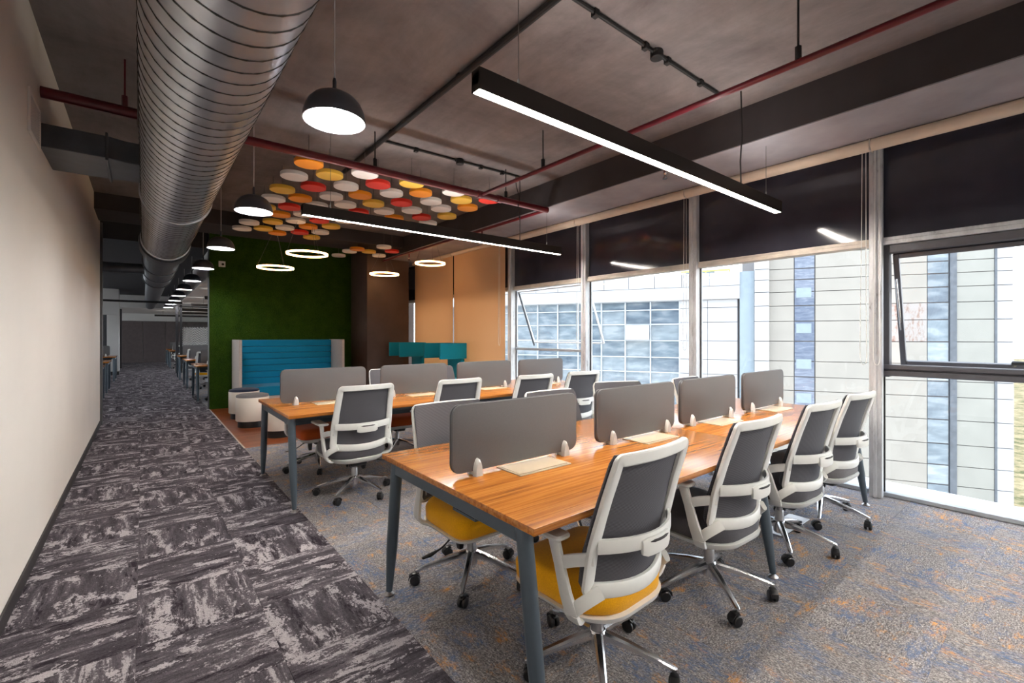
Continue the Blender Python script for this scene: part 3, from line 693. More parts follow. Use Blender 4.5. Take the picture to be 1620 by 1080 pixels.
def build_divider(label, loc, L=.765):
    t = thing('desk_divider', label, 'divider', loc)
    def rr(x0, x1, z0, z1, r): return [(x1 - r + r * math.cos(a), z1 - r + r * math.sin(a)) for a in [PI / 2 * q / 5 for q in range(6)]] + [(x0 + r + r * math.cos(a), z1 - r + r * math.sin(a)) for a in [PI / 2 + PI / 2 * q / 5 for q in range(6)]] + \
        [(x0 + r + r * math.cos(a), z0 + r + r * math.sin(a)) for a in [PI + PI / 2 * q / 5 for q in range(6)]] + [(x1 - r + r * math.cos(a), z0 + r + r * math.sin(a)) for a in [1.5 * PI + PI / 2 * q / 5 for q in range(6)]]
    MB().prism(rr(0, L, .02, .318, .045), -.014, .014, 'y').build('panel', 'divider_fabric', t, bevel=.003, segs=2)
    MB().prism(rr(-.0015, L + .0015, .0185, .3195, .046), -.004, .004, 'y').build('edge_trim', 'divider_trim', t)
    for x in (.125, L - .095):
        prof = [(-.022, 0), (.022, 0), (.021, .03), (.016, .055), (.008, .072), (0, .078), (-.008, .072), (-.016, .055), (-.021, .03)]
        bk = MB()
        for sg in (-1, 1): bk.layers([[(x + px_ * k1, sg * (.015 + d), z * k1) for px_, z in prof] for k1, d in ((1, 0), (.98, .012), (.8, .022))])
        bk.box(x - .012, x + .012, -.016, .016, 0, .019)
        bk.build('bracket', 'white_plastic', t)
    return t
def build_powerbox(label, loc):
    t = thing('power_box', label, 'power outlet box', loc)
    f = MB().box(-.16, .16, -.09, -.078, 0, .005).box(-.16, .16, .07, .09, 0, .005).box(-.16, -.148, -.078, .07, 0, .005).box(.148, .16, -.078, .07, 0, .005)
    f.build('frame', 'beige', t, bevel=.0015, segs=1)
    MB().box(-.146, .146, -.07, .068, -.0, .0055).build('lid', 'beige', t, bevel=.0015, segs=1)
    MB().box(-.146, .146, -.0765, -.0715, 0, .0012).build('cable_slot', 'base_dark', t)
    return t
d1 = build_desk('long orange wood bench desk with slate metal legs, nearest to us', (.975, 1.10, 0)); DESK = freeze(d1)
dup(DESK, (.875, 3.83, 0), label='orange wood bench desk behind the front one, beside the drum stools')
dv = build_divider('grey fabric desk screen at the near end of the front desk', (1.03, 1.70, DZ)); DIV = freeze(dv)
WH = ['nearest the corridor', 'second from the corridor', 'third from the corridor', 'nearest the window']
X1 = [1.03, 1.965, 2.815, 3.725]; X2 = [.94, 1.86, 2.76, 3.66]
for i in range(1, 4): dup(DIV, (X1[i], 1.70, DZ), label='grey fabric screen on the front desk, ' + WH[i])
for i in range(4): dup(DIV, (X2[i], 4.42, DZ), label='grey fabric screen on the second desk, ' + WH[i])
pb = build_powerbox('champagne flap power box beside the near screen of the front desk', (1.45, 1.635, DZ)); PB = freeze(pb)
for i in range(1, 4): dup(PB, (X1[i] + .43, 1.635, DZ), label='champagne flap power box on the front desk, ' + WH[i])
for i in range(4): dup(PB, (X2[i] + .43, 4.355, DZ), label='champagne flap power box on the second desk, ' + WH[i])
for o in [o for o in C.objects if o.name.startswith('desk_divider')]: o['group'] = 'grey desk screens'
for o in [o for o in C.objects if o.name.startswith('power_box')]: o['group'] = 'desk power boxes'
# loose cables on the desks
def cable(label, x, y, seed):
    rnd = random.Random(seed); pts = []
    for q in range(26):
        a = q * .9; r = .03 + .02 * rnd.random(); pts.append((x + r * math.cos(a) + q * .001, y + r * math.sin(a) * .7, DZ + .004 + .055 * abs(math.sin(a * .5)) * (1 - q / 40)))
    return tag(MB().tube(chaikin(pts, 2), .0028, 5).build('loose_cable', 'white_plastic' if seed % 2 else 'black_cable'), label, 'cable')
cable('loose white cables curled on the second desk beside the last screen', 4.2, 4.15, 3)
cable('thin dark cable curled on the front desk beside the last screen', 3.62, 1.95, 4)
t = thing('floor_outlet', 'brushed steel floor outlet plate set between chairs of the front desk', 'floor outlet', (3.62, 1.34, 0))
MB().box(-.24, .24, -.07, .07, 0, .008).build('plate', 'dark_chrome', t, bevel=.002, segs=1)
MB().box(-.07, .07, -.05, .05, .008, .012).build('lid', 'dark_chrome', t, bevel=.002, segs=1)

# ------------------------------------------------------------------ lamps
def linear_lamp(label, y, x0=1.157, x1=4.41):
    t = thing('linear_lamp', label, 'lamp', (x0, y, 2.46)); L = x1 - x0
    MB().box(0, L, -.032, -.026, 0, .1).box(0, L, .026, .032, 0, .1).box(0, L, -.026, .026, .03, .08).box(0, .004, -.026, .026, 0, .1).box(L - .004, L, -.026, .026, 0, .1).build('housing', 'housing', t, bevel=.0015, segs=1)
    MB().box(.005, L - .005, -.0255, .0255, .004, .029).build('diffuser', 'linear_glow', t)
    MB().box(.005, L - .005, -.025, .025, .08, .083).build('added_uplight', 'added_uplight_glow', t)  # upward glow added to the lamp to brighten the ceiling
    for x in (.25, L - .25):
        MB().tube([(x, 0, .1), (x, 0, ZC - 2.46)], .0022, 5).lathe([(.006, .1), (.006, .14)], (x, 0, 0), 8).build('suspension_wire', 'wire', t)
    MB().tube([(L - .71, 0, .1), (L - .7, .01, .3), (L - .715, -.01, .5), (L - .71, 0, ZC - 2.46)], .0055, 6).build('power_cable', 'black_cable', t)
    return t
linear_lamp('long black linear lamp glowing over the front desk', 1.70)
linear_lamp('long black linear lamp glowing over the second desk', 4.42, 1.12, 4.39)
linear_lamp('unseen black linear lamp added behind us to light the chair backs', -1.02)  # added lamp out of view, lights the chair backs facing the camera
def pendant():
    t = thing('pendant_lamp', 'charcoal dome pendant nearest to us, second desk height', 'lamp', (.79, 2.48, 2.5))
    R = .158; sh = [(R, 0), (R * .985, .025), (R * .93, .06), (R * .83, .093), (R * .67, .122), (R * .45, .142), (R * .2, .151), (.012, .153)]
    MB().lathe(sh, n=40, cap0=False).build('shade', 'pendant_grey', t, smooth=50)
    MB().lathe([(r * .965, z * .965 + .0005) for r, z in sh], n=40, cap0=False).build('reflector', 'pendant_white', t, smooth=50)
    MB().lathe([(R * .966, .0004), (R, 0)], n=40, cap0=False, cap1=False).build('rim', 'pendant_white', t)
    MB().lathe([(.011, .15), (.011, .215), (.008, .22), (.008, .228)], n=12).build('stem', 'pendant_grey', t)
    MB().lathe([(.022, .05), (.034, .066), (.038, .085), (.032, .105), (.018, .122)], n=16).build('bulb', 'bulb_glow', t, smooth=60)
    MB().tube([(0, 0, .225), (0, 0, ZC - 2.5)], .0035, 6).build('cord', 'pale_cord', t)
    return t
p0 = pendant(); PEN = freeze(p0); p0['group'] = 'dome pendants along the corridor'
p0['label'] = 'charcoal dome pendant nearest to us with bright white inside'
for q in range(1, 11):
    top = PEN
    c_ = dup(PEN, (.79, 2.48 + 2.27 * q, 2.5), label='charcoal dome pendant, %s of the row from us' % ORD[q], group='dome pendants along the corridor')
def ring_lamp(label, x, y, z, R=.28):
    t = thing('ring_lamp', label, 'lamp', (x, y, z), random.uniform(0, 2), 'glowing ring pendants')
    N = 48; prof = []
    MB().layers([[(r * math.cos(2 * PI * i / N), r * math.sin(2 * PI * i / N), zz) for i in range(N)] for r, zz in ((R, -.006), (R + .001, .018), (R - .018, .018), (R - .018, -.006), (R, -.006))], False, False).build('ring', 'ring_glow', t)
    MB().lathe([(R - .018, .0185), (R - .018, .023), (R + .002, .023), (R + .002, .0185)], n=N, cap0=False, cap1=False).build('ring_cap', 'housing', t)
    top = min(ZC, 3.09 if 8.35 < y < 9.2 else ZC) - z
    for q in range(3):
        a = 2 * PI * q / 3; MB().tube([((R - .01) * math.cos(a), (R - .01) * math.sin(a), .024), (.05 * math.cos(a), .05 * math.sin(a), top - .02)], .0018, 5).build('suspension_wire', 'wire', t)
    MB().lathe([(.06, top - .025), (.06, top)], n=20).build('ceiling_rose', 'housing', t)
    return t
ring_lamp('glowing warm ring lamp low against the green wall, leftmost of four', 1.73, 8.47, 2.50)
ring_lamp('glowing warm ring lamp in front of the green wall, second from left and largest', 1.86, 7.06, 2.55)
ring_lamp('glowing warm ring lamp in front of the brown column', 3.74, 8.70, 2.585)
ring_lamp('glowing warm ring lamp in front of the tan blinds', 4.05, 7.40, 2.67, .27)

# ------------------------------------------------------------------ felt ceiling discs
dm = MB().lathe([(.128, 0), (.1325, .004), (.1325, .036), (.13, .04)], n=36).mesh('felt_disc')
hm = MB().tube([(0, 0, .04), (0, 0, ZC - 3.02)], .003, 5).mesh('disc_hanger')
DISCS = [(1.25, 4.69, 'o'), (1.23, 5.16, 'w'), (1.51, 4.9, 'y'), (1.78, 4.63, 'w'), (1.24, 5.72, 'y'), (1.49, 5.41, 'r'), (1.77, 5.16, 'w'), (2.02, 4.87, 'r'), (1.24, 6.18, 'w'), (1.49, 5.96, 'o'), (1.76, 5.65, 'w'), (2.01, 5.38, 'o'), (2.27, 5.08, 'w'), (1.23, 6.66, 'y'), (1.48, 6.45, 'r'), (1.74, 6.16, 'w'), (2.01, 5.89, 'w'), (2.27, 5.62, 'y'), (2.53, 5.36, 'r'), (1.47, 6.93, 'o'), (1.72, 6.70, 'w'), (2.27, 6.13, 'r'), (2.52, 5.87, 'w'), (2.02, 6.42, 'o'), (1.73, 7.17, 'w'), (1.99, 6.93, 'r'), (2.53, 6.36, 'y'), (2.78, 6.13, 'o'), (1.48, 7.43, 'y'), (2.28, 6.70, 'w'), (2.24, 7.2, 'y'), (1.97, 7.43, 'o'), (1.71, 7.73, 'w'), (1.46, 8.0, 'y'), (2.23, 7.71, 'w'), (1.97, 7.92, 'r'), (1.7, 8.2, 'o'), (2.23, 8.2, 'y'), (1.22, 7.7, 'w'), (1.20, 8.2, 'w'), (2.29, 4.6, 'y'), (2.53, 4.85, 'o'), (2.81, 4.57, 'w'), (2.79, 5.08, 'w'), (3.05, 4.79, 'y'), (3.31, 4.56, 'r'), (2.79, 5.6, 'w'), (3.05, 5.28, 'w'), (3.3, 5.03, 'o'), (3.31, 5.57, 'y'), (3.06, 5.84, 'r'), (3.03, 6.35, 'y'), (3.3, 6.1, 'w')]
SMALL = [(3.08, 9.42, 'w'), (3.09, 8.82, 'w'), (3.12, 8.5, 'o'), (3.39, 8.62, 'y'), (3.43, 8.0, 'w'), (3.72, 8.92, 'w'), (3.72, 8.3, 'r')]
CN = dict(w='white', o='orange', y='yellow', r='red')
def scr(x, y): return (x * .7793 - y * .6266) / (x * .6266 + y * .7793)
DM = {}
for cl in 'woyr':
    DM[cl] = dm.copy(); DM[cl].materials.append(M['disc_' + cl])
def discs(lst, z, where, grp):
    for cl in 'woyr':
        row = sorted([d for d in lst if d[2] == cl], key=lambda d: scr(d[0], d[1]))
        for q, (x, y, _) in enumerate(row):
            lab = '%s felt disc, %s %s one from left in the %s' % (CN[cl], ORD[q], CN[cl], where) if len(row) > 1 else '%s felt ceiling disc, the only %s one in the %s' % (CN[cl], CN[cl], where)
            o = tag(link('felt_disc', DM[cl], None, None, (x, y, z), random.uniform(0, 6)), lab, 'ceiling disc', grp)
            h = link('hanger', hm, 'wire', o)
            h.scale = (1, 1, ((3.09 if 8.35 < y < 9.2 else ZC) - z) / (ZC - 3.02))
discs(DISCS, 3.02, 'large cluster', 'felt discs under the ceiling')
discs(SMALL, 2.97, 'small cluster by the column', 'small cluster of felt discs by the column')

# ------------------------------------------------------------------ pipes, conduits, ducts
def hanger(parent, x, y, z, r, top=ZC):
    MB().tube([(x, y, z + r), (x, y, top)], .006, 6).lathe([(.018, z + r - .005), (.018, z + r + .07)], (x, y, 0), 8).build('hanger_rod', 'black_cable' if x > 0 else 'pipe_red', parent)
def coupling(parent, a, b, r): MB().tube([a, b], r, 16).build('coupling', 'pipe_red', parent)
t = thing('sprinkler_main', 'thick dark red sprinkler pipe crossing from cream wall above the duct', 'pipe')
MB().tube([(XL + .0, 4.22, 2.945), (3.96, 4.22, 2.945)], .036, 16).build('pipe', 'pipe_red', t)
for x in (-.1, 1.72, 3.3): hanger(t, x, 4.22, 2.945, .036)
for x in (2.93, 3.2): coupling(t, (x - .03, 4.22, 2.945), (x + .03, 4.22, 2.945), .044)
t = thing('sprinkler_branch', 'slim red sprinkler pipe running towards us under the ceiling', 'pipe')
MB().tube([(2.95, 4.185, 2.945), (2.95, -3.4, 2.945)], .021, 12).build('pipe', 'pipe_red', t)
for y in (3.2, 1.03, -.9): hanger(t, 2.95, y, 2.945, .021)
MB().tube([(2.97, 2.38, 2.945), (3.68, 2.38, 2.945), (3.7, 2.38, 2.93), (3.7, 2.38, 2.86)], .015, 10).build('arm_pipe', 'pipe_red', t)
MB().lathe([(.012, 2.86), (.018, 2.845), (.008, 2.83), (.022, 2.80), (.022, 2.795)], (3.7, 2.38, 0), 12).build('sprinkler_head', 'chrome', t)
t = thing('sprinkler_branch', 'slim red sprinkler pipe running away along the window beam', 'pipe')
MB().tube([(3.96, 4.2, 2.945), (3.93, 4.3, 2.94), (3.93, 9.2, 2.94)], .021, 12).build('pipe', 'pipe_red', t)
for y in (5.6, 8.0):
    MB().tube([(3.93, y, 2.92), (3.93, y, 2.86)], .012, 8).build('drop', 'pipe_red', t)
    MB().lathe([(.012, 2.86), (.018, 2.845), (.008, 2.83), (.022, 2.80), (.022, 2.795)], (3.93, y, 0), 12).build('sprinkler_head', 'chrome', t)
def conduit(label, a, b, r, boxes=(), clips=()):
    t = thing('ceiling_conduit', label, 'conduit'); MB().tube([a, b], r, 10).build('tube', 'black_cable', t)
    for x, y in boxes:
        MB().lathe([(.04, ZC - .055), (.044, ZC - .05), (.044, ZC - .01), (.04, ZC)], (x, y, 0), 16).tube([(x - .06, y - .02, ZC - .03), (x - .09, y - .05, ZC - .045), (x - .1, y - .07, ZC - .06)], .008, 6).build('junction_box', 'black_cable', t)
    for x, y in clips: MB().box(x - .02, x + .02, y - .02, y + .02, ZC - .045, ZC - .0).build('clip', 'black_cable', t, bevel=.004, segs=1)
    return t
conduit('thick black conduit clipped to the ceiling, running away beside the lamps', (1.83, -1, ZC - .028), (1.83, 5.4, ZC - .028), .024, (), [(1.83, y) for y in (.4, 1.6, 2.9, 4.1)])
conduit('black conduit with round junction box crossing the ceiling above the front lamp', (1.85, 1.82, ZC - .018), (3.6, 1.82, ZC - .018), .013, [(2.73, 1.82)], [(2.1, 1.82), (2.6, 1.82), (2.86, 1.82), (3.3, 1.82)])
conduit('thin black conduit with junction box crossing the ceiling above the felt discs', (1.85, 4.33, ZC - .016), (3.62, 4.28, ZC - .016), .012, [(2.72, 4.3)], [(2.2, 4.32), (3.0, 4.3), (3.3, 4.29)])
tag(MB().tube(chaikin([(3.5, 4.28, ZC - .02), (3.47, 4.24, 3.15), (3.5, 4.2, 3.0), (3.44, 4.18, 2.86), (3.46, 4.16, 2.75)], 2), .005, 6).build('hanging_cable', 'black_cable'), 'loose black cable hanging from the ceiling conduit by the red pipe', 'cable')
# spiral duct
DX, DZc, DR = .232, 2.597, .25
t = thing('spiral_duct', 'large round galvanised spiral duct running along the corridor', 'duct')
n = 48
MB().layers([[(DX + DR * math.cos(2 * PI * i / n), y, DZc + DR * math.sin(2 * PI * i / n)) for i in range(n)] for y in (-3.45, 7.4)]).build('shell', 'galv', t)
hel = []; turns = 104; y0, y1 = -3.3, 7.3
for q in range(turns * 28 + 1):
    a = 2 * PI * q / 28; hel.append((DX + DR * math.cos(a), y0 + (y1 - y0) * q / (turns * 28), DZc + DR * math.sin(a)))
MB().tube(hel, .0042, 4).build('spiral_seam', 'duct_seam', t)
for y in (7.4, 4.98, -.4):
    MB().layers([[(DX + r * math.cos(2 * PI * i / n), yy, DZc + r * math.sin(2 * PI * i / n)) for i in range(n)] for r, yy in ((DR - .002, y - .05), (DR + .012, y - .046), (DR + .012, y), (DR - .002, y + .002))]).build('collar', 'galv', t)
for y in (1.2, 3.5, 6.2):
    for sx in (-1, 1): MB().tube([(DX + sx * (DR + .004), y, DZc), (DX + sx * (DR + .004), y, ZC)], .005, 6).build('hanger_rod', 'wire', t)
t = thing('branch_duct', 'flat grey rectangular branch duct from cream wall to spiral duct', 'duct')
xs = XL; 
MB().layers([[(x, 4.17 + dy, 2.58 + dz), (x, 4.72 - dy, 2.58 + dz), (x, 4.72 - dy, 2.73), (x, 4.17 + dy, 2.73)] for x, dy, dz in ((xs, 0, 0), (-.18, 0, 0), (-.1, .03, -.0), (.03, .03, 0))]).build('duct_body', 'duct_dark', t, bevel=.004, segs=1)
MB().box(-.2, -.185, 4.15, 4.74, 2.56, 2.75).build('flange', 'duct_dark', t, bevel=.003, segs=1)
t = thing('air_grille', 'small square air grille on the cream wall beside the branch duct', 'grille')
MB().box(XL, XL + .012, 3.78, 3.8, 2.54, 2.8).box(XL, XL + .012, 4.12, 4.14, 2.54, 2.8).box(XL, XL + .012, 3.8, 4.12, 2.54, 2.56).box(XL, XL + .012, 3.8, 4.12, 2.78, 2.8).build('frame', 'left_wall', t, bevel=.002, segs=1)
g = MB()
for q in range(14): g.box(XL + .001, XL + .008, 3.8, 4.12, 2.563 + .0155 * q, 2.57 + .0155 * q)
g.build('louvres', 'wall_white', t)
t = thing('far_duct', 'dark round duct continuing down the far corridor', 'duct')
def ring(r, y, x=DX, z=DZc): return [(x + r * math.cos(2 * PI * i / 32), y, z + r * math.sin(2 * PI * i / 32)) for i in range(32)]
MB().layers([ring(.275, 7.5), ring(.28, 7.6), ring(.28, 7.95), ring(.235, 8.1), ring(.235, 12.0), ring(.24, 12.02), ring(.24, 12.1), ring(.19, 12.15), ring(.19, 20), ring(.15, 20.1), ring(.15, 23.9)]).build('duct_body', 'duct_dark', t)
for y in (8.1, 9.6, 10.8, 12.0): MB().layers([ring(.235, y - .03), ring(.25, y - .025), ring(.25, y + .025), ring(.235, y + .03)]).build('collar', 'duct_dark', t)
t = thing('cross_duct', 'dark duct crossing to the left beyond the end of the cream wall', 'duct')
MB().tube([(-3, 10.0, 2.45), (.02, 10.0, 2.5)], .085, 16).build('duct_body', 'duct_dark', t)
MB().tube([(-1.2, 10.0, 2.475), (-1.1, 10.0, 2.477)], .095, 16).build('collar', 'duct_dark', t)
tag(MB().tube([(-4, 17.1, 2.36), (.93, 17.1, 2.36)], .03, 10).build('cross_pipe', 'black_cable'), 'thin black pipe crossing the far corridor under the ceiling', 'pipe')

# ------------------------------------------------------------------ lounge
t = thing('sofa', 'high-backed turquoise sofa with light grey sides against the green wall', 'sofa', (1.315, 9.30, 0))
SW = 1.845
for x in (0, SW - .05):
    MB().rbox(x, x + .05, 0, .84, .04, 1.296, .012, 3).build('side_panel', 'sofa_grey', t)
MB().box(.05, SW - .05, .78, .84, .06, 1.29).build('back_shell', 'sofa_grey', t, bevel=.008)
zs = [.43, .56, .68, .80, .92, 1.04, 1.16, 1.292]
for a, b in zip(zs, zs[1:]): MB().rbox(.052, SW - .052, .67, .775, a + .002, b - .002, .02, 3).build('back_channel', 'blue_fabric', t)
MB().rbox(.055, SW / 2 - .003, .02, .665, .27, .445, .03, 4).build('seat_cushion', 'blue_fabric', t); MB().rbox(SW / 2 + .003, SW - .055, .02, .665, .27, .445, .03, 4).build('seat_cushion', 'blue_fabric', t)
MB().box(.055, SW - .055, .05, .78, .1, .268).build('base', 'sofa_grey', t, bevel=.006)
for x in (.08, SW - .08):
    for y in (.1, .76): MB().lathe([(.018, 0), (.022, .1)], (x, y, 0), 12).build('leg', 'base_dark', t)
def stool(label, x, y, top):
    t = thing('drum_stool', label, 'stool', (x, y, 0), 0, 'white drum stools')
    R = .225
    MB().lathe([(R - .028, 0), (R - .028, .095)], n=40).build('plinth', 'black_plastic', t)
    MB().lathe([(R - .004, .095), (R, .1), (R, .44), (R - .004, .445)], n=48).build('drum', 'drum_white', t, smooth=50)
    MB().lathe([(R - .006, .446), (R - .004, .46), (R - .012, .477), (R - .05, .487), (.05, .49)], n=40).build('cushion', top, t, smooth=60)
stool('white drum stool with navy top nearest the sofa arm', 1.32, 8.8, 'navy_fabric')
stool('white drum stool with grey top in the middle of the three', 1.30, 7.92, 'grey_fabric')
stool('white drum stool with yellow top behind the leg of the second desk', 1.48, 6.93, 'yellow_fabric')
def booth_chair(label, x, y, rot):
    t = thing('privacy_chair', label, 'chair', (x, y, 0), rot, 'teal privacy chairs'); W, D_, th_ = .62, .56, .05
    # wrap-around screen: back at +x, wings run towards -x
    outer = round_poly([(D_ / 2, -W / 2), (D_ / 2, W / 2), (-D_ / 2, W / 2), (-D_ / 2, W / 2 - th_), (D_ / 2 - th_, W / 2 - th_), (D_ / 2 - th_, -W / 2 + th_), (-D_ / 2, -W / 2 + th_), (-D_ / 2, -W / 2)], .03, 4)
    MB().prism([tuple(p) for p in outer], .955, 1.235).build('wing_screen', 'teal_fabric', t, bevel=.008)
    MB().rbox(D_ / 2 - .09, D_ / 2 - .01, -W / 2 + .06, W / 2 - .06, .42, .953, .025, 3).build('back', 'teal_fabric', t)
    MB().rbox(-D_ / 2 + .06, D_ / 2 - .1, -W / 2 + .06, W / 2 - .06, .33, .46, .04, 4).build('seat', 'teal_fabric', t)
    for s in (-1, 1): MB().rbox(-D_ / 2 + .1, D_ / 2 - .02, min(s * (W / 2 - .055), s * (W / 2 - .005)), max(s * (W / 2 - .055), s * (W / 2 - .005)), .36, .62, .02, 3).build('arm', 'teal_fabric', t)
    MB().lathe([(.24, 0), (.24, .012), (.03, .02), (.03, .33)], n=28).build('pedestal', 'dark_chrome', t)
booth_chair('teal high-winged lounge chair against the tan blinds, brighter right one of two', 4.32, 7.33, 0)
booth_chair('teal high-winged lounge chair beside the column, darker left one of two', 4.2, 8.63, math.radians(-4))
t = thing('wall_sensor', 'small white square switch plate high on the green wall', 'sensor', (1.16, 10.165, 2.72))
MB().rbox(-.055, .055, -.012, .012, -.055, .055, .008, 2).build('plate', 'white_plastic', t)
MB().lathe([(.022, 0), (.02, .012)], n=14).build('lens', 'black_plastic', t, (.012, -.014, -.005)).rotation_euler = (PI / 2, 0, 0)

# ------------------------------------------------------------------ far corridor
for q, y in enumerate((12.0, 14.9, 17.9, 24.2, 27.0)):
    dup(DESK, (.84, y - .6, 0), label='bench desk beyond the green wall, %s one down the right of the corridor' % ORD[q], group='far desks on the right')
    for i in range(2): dup(DIV, (.98 + .92 * i, y, DZ), label='grey screen on the %s desk beyond the green wall, %s' % (ORD[q], ('end', 'inner')[i]), group='grey screens on far desks')
    for i, (xx, sg, se) in enumerate(((1.3, -1, 'yellow_fabric' if q == 1 else 'charcoal_fabric'),) if q else ((1.35, -1, 'charcoal_fabric'),)):
        chair('white-framed chair at the %s desk beyond the green wall' % ORD[q], xx, y - .5, 0, se, 20, 'chairs at the far desks')
for q, y in enumerate((12.6, 14.95, 18.5)):
    dup(DESK, (-.63 - 3.62, y - .6, 0), label='bench desk on the left beyond the cream wall, %s from us' % ORD[q], group='far desks on the left')
    dup(DIV, (-1.55, y, DZ), label='grey screen on the %s left-hand desk beyond the cream wall' % ORD[q], group='grey screens on left far desks')
sbuild(MB().box(-2.4, -.66, 21.2, 21.9, 2.1, 3.3).box(-.98, -.66, 21.2, 21.9, .12, 2.1), 'column_2', 'wall_white', 'white portal column on the left of the far corridor', bevel=.01)
sbuild(MB().box(-2.4, -.98, 21.3, 21.4, 0, 2.1), 'door_1', 'dark_panel', 'dark grey door panel in the white portal', bevel=.005)
sbuild(MB().box(-.985, -.655, 21.195, 21.905, 0, .12), 'baseboard_portal', 'base_dark', 'black plinth at the foot of the white portal')
sbuild(MB().box(-2.2, -.7, 25.5, 25.7, 0, 3.0), 'wall_nib', 'dark_beam', 'dark nib wall beyond the white portal')
# glazed partition with printed film
t = thing('glass_partition', 'black-framed glass partition with white diagonal film beyond the desks', 'partition', (.93, 20.9, 0))
fr = MB()
MB().box(0, .09, -.05, .05, 0, 2.5).build('post', 'base_dark', t, bevel=.004, segs=1); MB().box(.13, .2, -.05, .05, 0, 2.5).build('post', 'base_dark', t, bevel=.004, segs=1)
MB().box(1.6, 1.67, -.03, .03, 0, 2.5).build('post', 'base_dark', t, bevel=.004, segs=1); MB().box(3.2, 3.27, -.03, .03, 0, 2.5).build('post', 'base_dark', t)
for z in (2.1, 2.28, 2.42): MB().box(.09, 4.0, -.02, .02, z, z + .035).build('rail', 'base_dark', t, bevel=.003, segs=1)
for x0, x1 in ((.2, 1.6), (1.67, 3.2)):
    MB().box(x0, x1, -.006, .006, .02, 2.1).build('glass_pane', 'partition_glass', t)
st = MB(); z0, z1 = .98, 1.69
for cell in range(4):
    xa = .2 + cell * .355
    for q in range(-8, 9):
        off = q * .088; sgn = 1 if cell % 2 else -1; pts = []
        # clip a diagonal bar to its square cell
        for dz in (0, .034):
            pass
        a = (0, off); segs = []
        for tt in range(0, 21):
            u = tt / 20; zz = off + u * .71
            if 0 <= zz <= .70: segs.append((u * .355, zz))
        if len(segs) > 1:
            (u0, w0), (u1, w1) = segs[0], segs[-1]
            if sgn < 0: u0, u1 = .355 - u0, .355 - u1
            st.add([(xa + u0, -.009, z0 + w0), (xa + u1, -.009, z0 + w1), (xa + u1, -.009, z0 + w1 + .042), (xa + u0, -.009, z0 + w0 + .042),
                    (xa + u0, -.0075, z0 + w0), (xa + u1, -.0075, z0 + w1), (xa + u1, -.0075, z0 + w1 + .042), (xa + u0, -.0075, z0 + w0 + .042)],
                   [(0, 1, 2, 3), (7, 6, 5, 4), (0, 4, 5, 1), (1, 5, 6, 2), (2, 6, 7, 3), (3, 7, 4, 0)])
M['film'] = plain('white_window_film', (226, 226, 226), 0.6)
st.build('film_stripes', 'film', t)
MB().box(.2, 3.9, .3, .34, .3, .98).build('low_screen', 'divider_fabric', t)
for q, (x, y) in enumerate(((1.15, 13.2), (1.1, 16.4), (1.05, 19.5), (1.2, 22.5), (.4, 26.0))):
    L = 2.4; SZ = 2.24
    t = thing('slot_lamp', 'slim black slot lamp under the white ceiling, %s down the corridor' % ORD[q], 'lamp', (x, y, SZ), 0, 'black slot lamps on the white ceiling')
    MB().box(0, L, -.04, .04, .0, .045).box(0, L, -.04, -.036, .045, .08).box(0, L, .036, .04, .045, .08).build('housing', 'housing', t)
    MB().box(.02, L - .02, -.03, .03, .048, .052).build('diffuser', 'slot_fill_glow', t)  # glow added on the hidden top side to light the white ceiling
    for xx in (.3, L - .3): MB().tube([(xx, 0, .045), (xx, 0, 2.5 - SZ)], .004, 6).build('mount', 'housing', t)

# ------------------------------------------------------------------ outside
TH = math.atan2(-.893, .45)
P0 = (.893 * 16.6, .45 * 16.6, 0)
ROWS = [-5.1, -4.5, -3.9, -3.32, -2.78, -2.23, -1.64, -.97, -.33, .1, .58, 1.2, 1.82, 2.3, 2.73, 3.11, 3.45, 3.9, 4.4, 5.0, 5.6]
tw_ = thing('office_tower', 'pale clad office tower with narrow glazed strips opposite the windows', 'building', P0, TH)
MB().box(.97, 7.09, .06, 9, -12, 5.6).build('core_wall', 'joint_dark', tw_)
COLS = [(.97, 1.38, 'panel_white', -.25), (1.38, 2.07, 'panel_cream', 0), (2.63, 4.2, 'panel_cream', 0), (4.2, 5.29, 'panel_cream', .0), (5.92, 6.70, 'panel_sage', 0), (6.75, 7.09, 'panel_white', 0)]
for x0, x1, mt, off in COLS:
    base = MB().box(x0 + .006, x1 - .006, off - .0, .06, 0, 1)
    for a, b in zip(ROWS, ROWS[1:]):
        m = mt
        if x0 == 4.2 and 1.2 <= a < 2.3: m = 'panel_rust'
        MB().box(x0 + .006, x1 - .006, off, .06, a + .009, b - .009).build('cladding_panel', m, tw_, smooth=0)
for x0, x1, mt in ((2.07, 2.63, 'strip_glazing'), (5.29, 5.78, 'far_glazing')):
    for a, b in zip(ROWS, ROWS[1:]):
        MB().box(x0 + .02, x1 - .02, .03, .06, a + .016, b - .016).build('strip_pane', mt, tw_, smooth=0)
    for q, z in enumerate((-2.6, -.7, .35, 1.45, 2.55)):
        if mt == 'strip_glazing': MB().box(x0 + .06, x1 - .1, .015, .03, z, z + .3).build('pale_blind', 'panel_blue', tw_, smooth=0)
MB().box(5.78, 5.92, -.03, .06, -12, 5.6).build('dark_fin', 'far_column', tw_); MB().box(6.70, 6.75, -.02, .06, -12, 5.6).build('dark_fin', 'far_column', tw_)
wg = thing('office_wing', 'lower white wing with curtain wall glazing and parapet opposite the windows', 'building', P0, TH)
MB().box(-12, .97, .14, 8, -12, 3.4).build('core_wall', 'joint_dark', wg)
MB().box(-12, .56, -.12, .3, 2.57, 3.0).build('parapet', 'panel_white', wg, bevel=.01, segs=1)
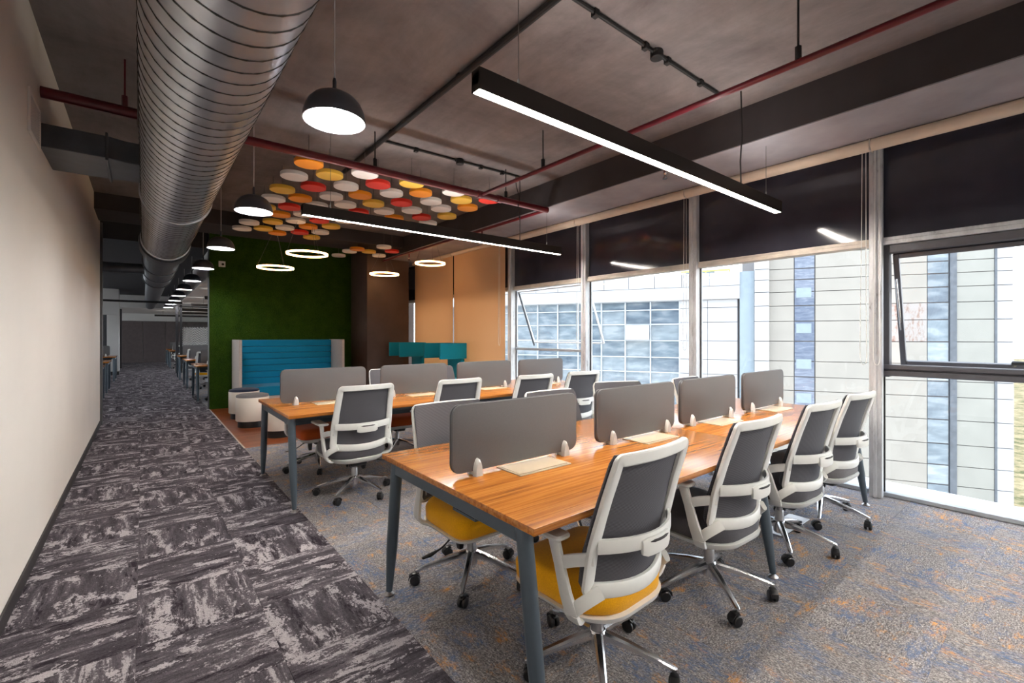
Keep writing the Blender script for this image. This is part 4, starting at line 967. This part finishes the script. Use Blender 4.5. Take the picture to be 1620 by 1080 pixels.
for q in range(14):
    x1 = .56 - q * .88
    if q: MB().box(x1 - .872, x1 - .006, -.125, .1, 3.01, 3.44).build('parapet_panel', 'panel_white', wg, smooth=0)
    else: MB().box(-.4 + .006, .56, -.125, .1, 3.01, 3.44).build('parapet_panel', 'panel_white', wg, smooth=0)
MB().box(.56, .97, -.06, .14, -12, 3.44).build('return_wall', 'panel_blue', wg)  # bluish shade of the turned side put into its colour
for x0, x1 in ((-1.28, -.4), (-.4, .5)):
    for a, b in zip(ROWS, ROWS[1:]):
        if b < 2.75: MB().box(x0 + .006, x1 - .006, 0, .14, a + .008, min(b, 2.57) - .008).build('cladding_panel', 'panel_white', wg, smooth=0)
VX = [-1.28, -2.24, -3.11, -3.97, -4.85, -5.65, -6.47, -7.4, -8.3, -9.2, -10.1]
HZ = [2.57, 2.27, 1.77, 1.2, .62, .1, -.45, -1.0, -1.55, -2.1, -2.7]
for x0, x1 in zip(VX, VX[1:]):
    for b, a in zip(HZ, HZ[1:]): MB().box(x1 + .02, x0 - .02, .08, .14, a + .018, b - .018).build('curtain_pane', 'far_glazing', wg, smooth=0)
for x in VX: MB().box(x - .024, x + .024, .02, .14, -3, 2.57).build('mullion', 'far_frame', wg, smooth=0)
for z in HZ: MB().box(-10.1, -1.28, .04, .14, z - .02, z + .02).build('transom', 'far_frame', wg, smooth=0)
# bottom-hung vent standing open
MB().box(-3.09, -2.26, -.12, -.09, 1.22, 1.75).build('open_vent', 'panel_white', wg, bevel=.01, segs=1)
bx = MB().box(-1.2, -.2, 1.5, 2.2, 3.4, 3.75)
bx.build('roof_unit', 'panel_blue', wg, bevel=.02, segs=1)
M['crane_yellow'] = plain('yellow_roof_rail', (226, 222, 120), 0.6)
MB().box(-1.3, .3, .9, .95, 3.62, 3.68).box(-1.3, -1.26, .9, .95, 3.4, 3.62).box(-.5, -.46, .9, .95, 3.4, 3.62).box(.26, .3, .9, .95, 3.4, 3.62).build('roof_rail', 'crane_yellow', wg)
gr = sbuild(MB().box(5.6, 400, -300, 300, -12.4, -12), 'ground', 'scrub', 'dry scrubland ground far below beyond the tower')
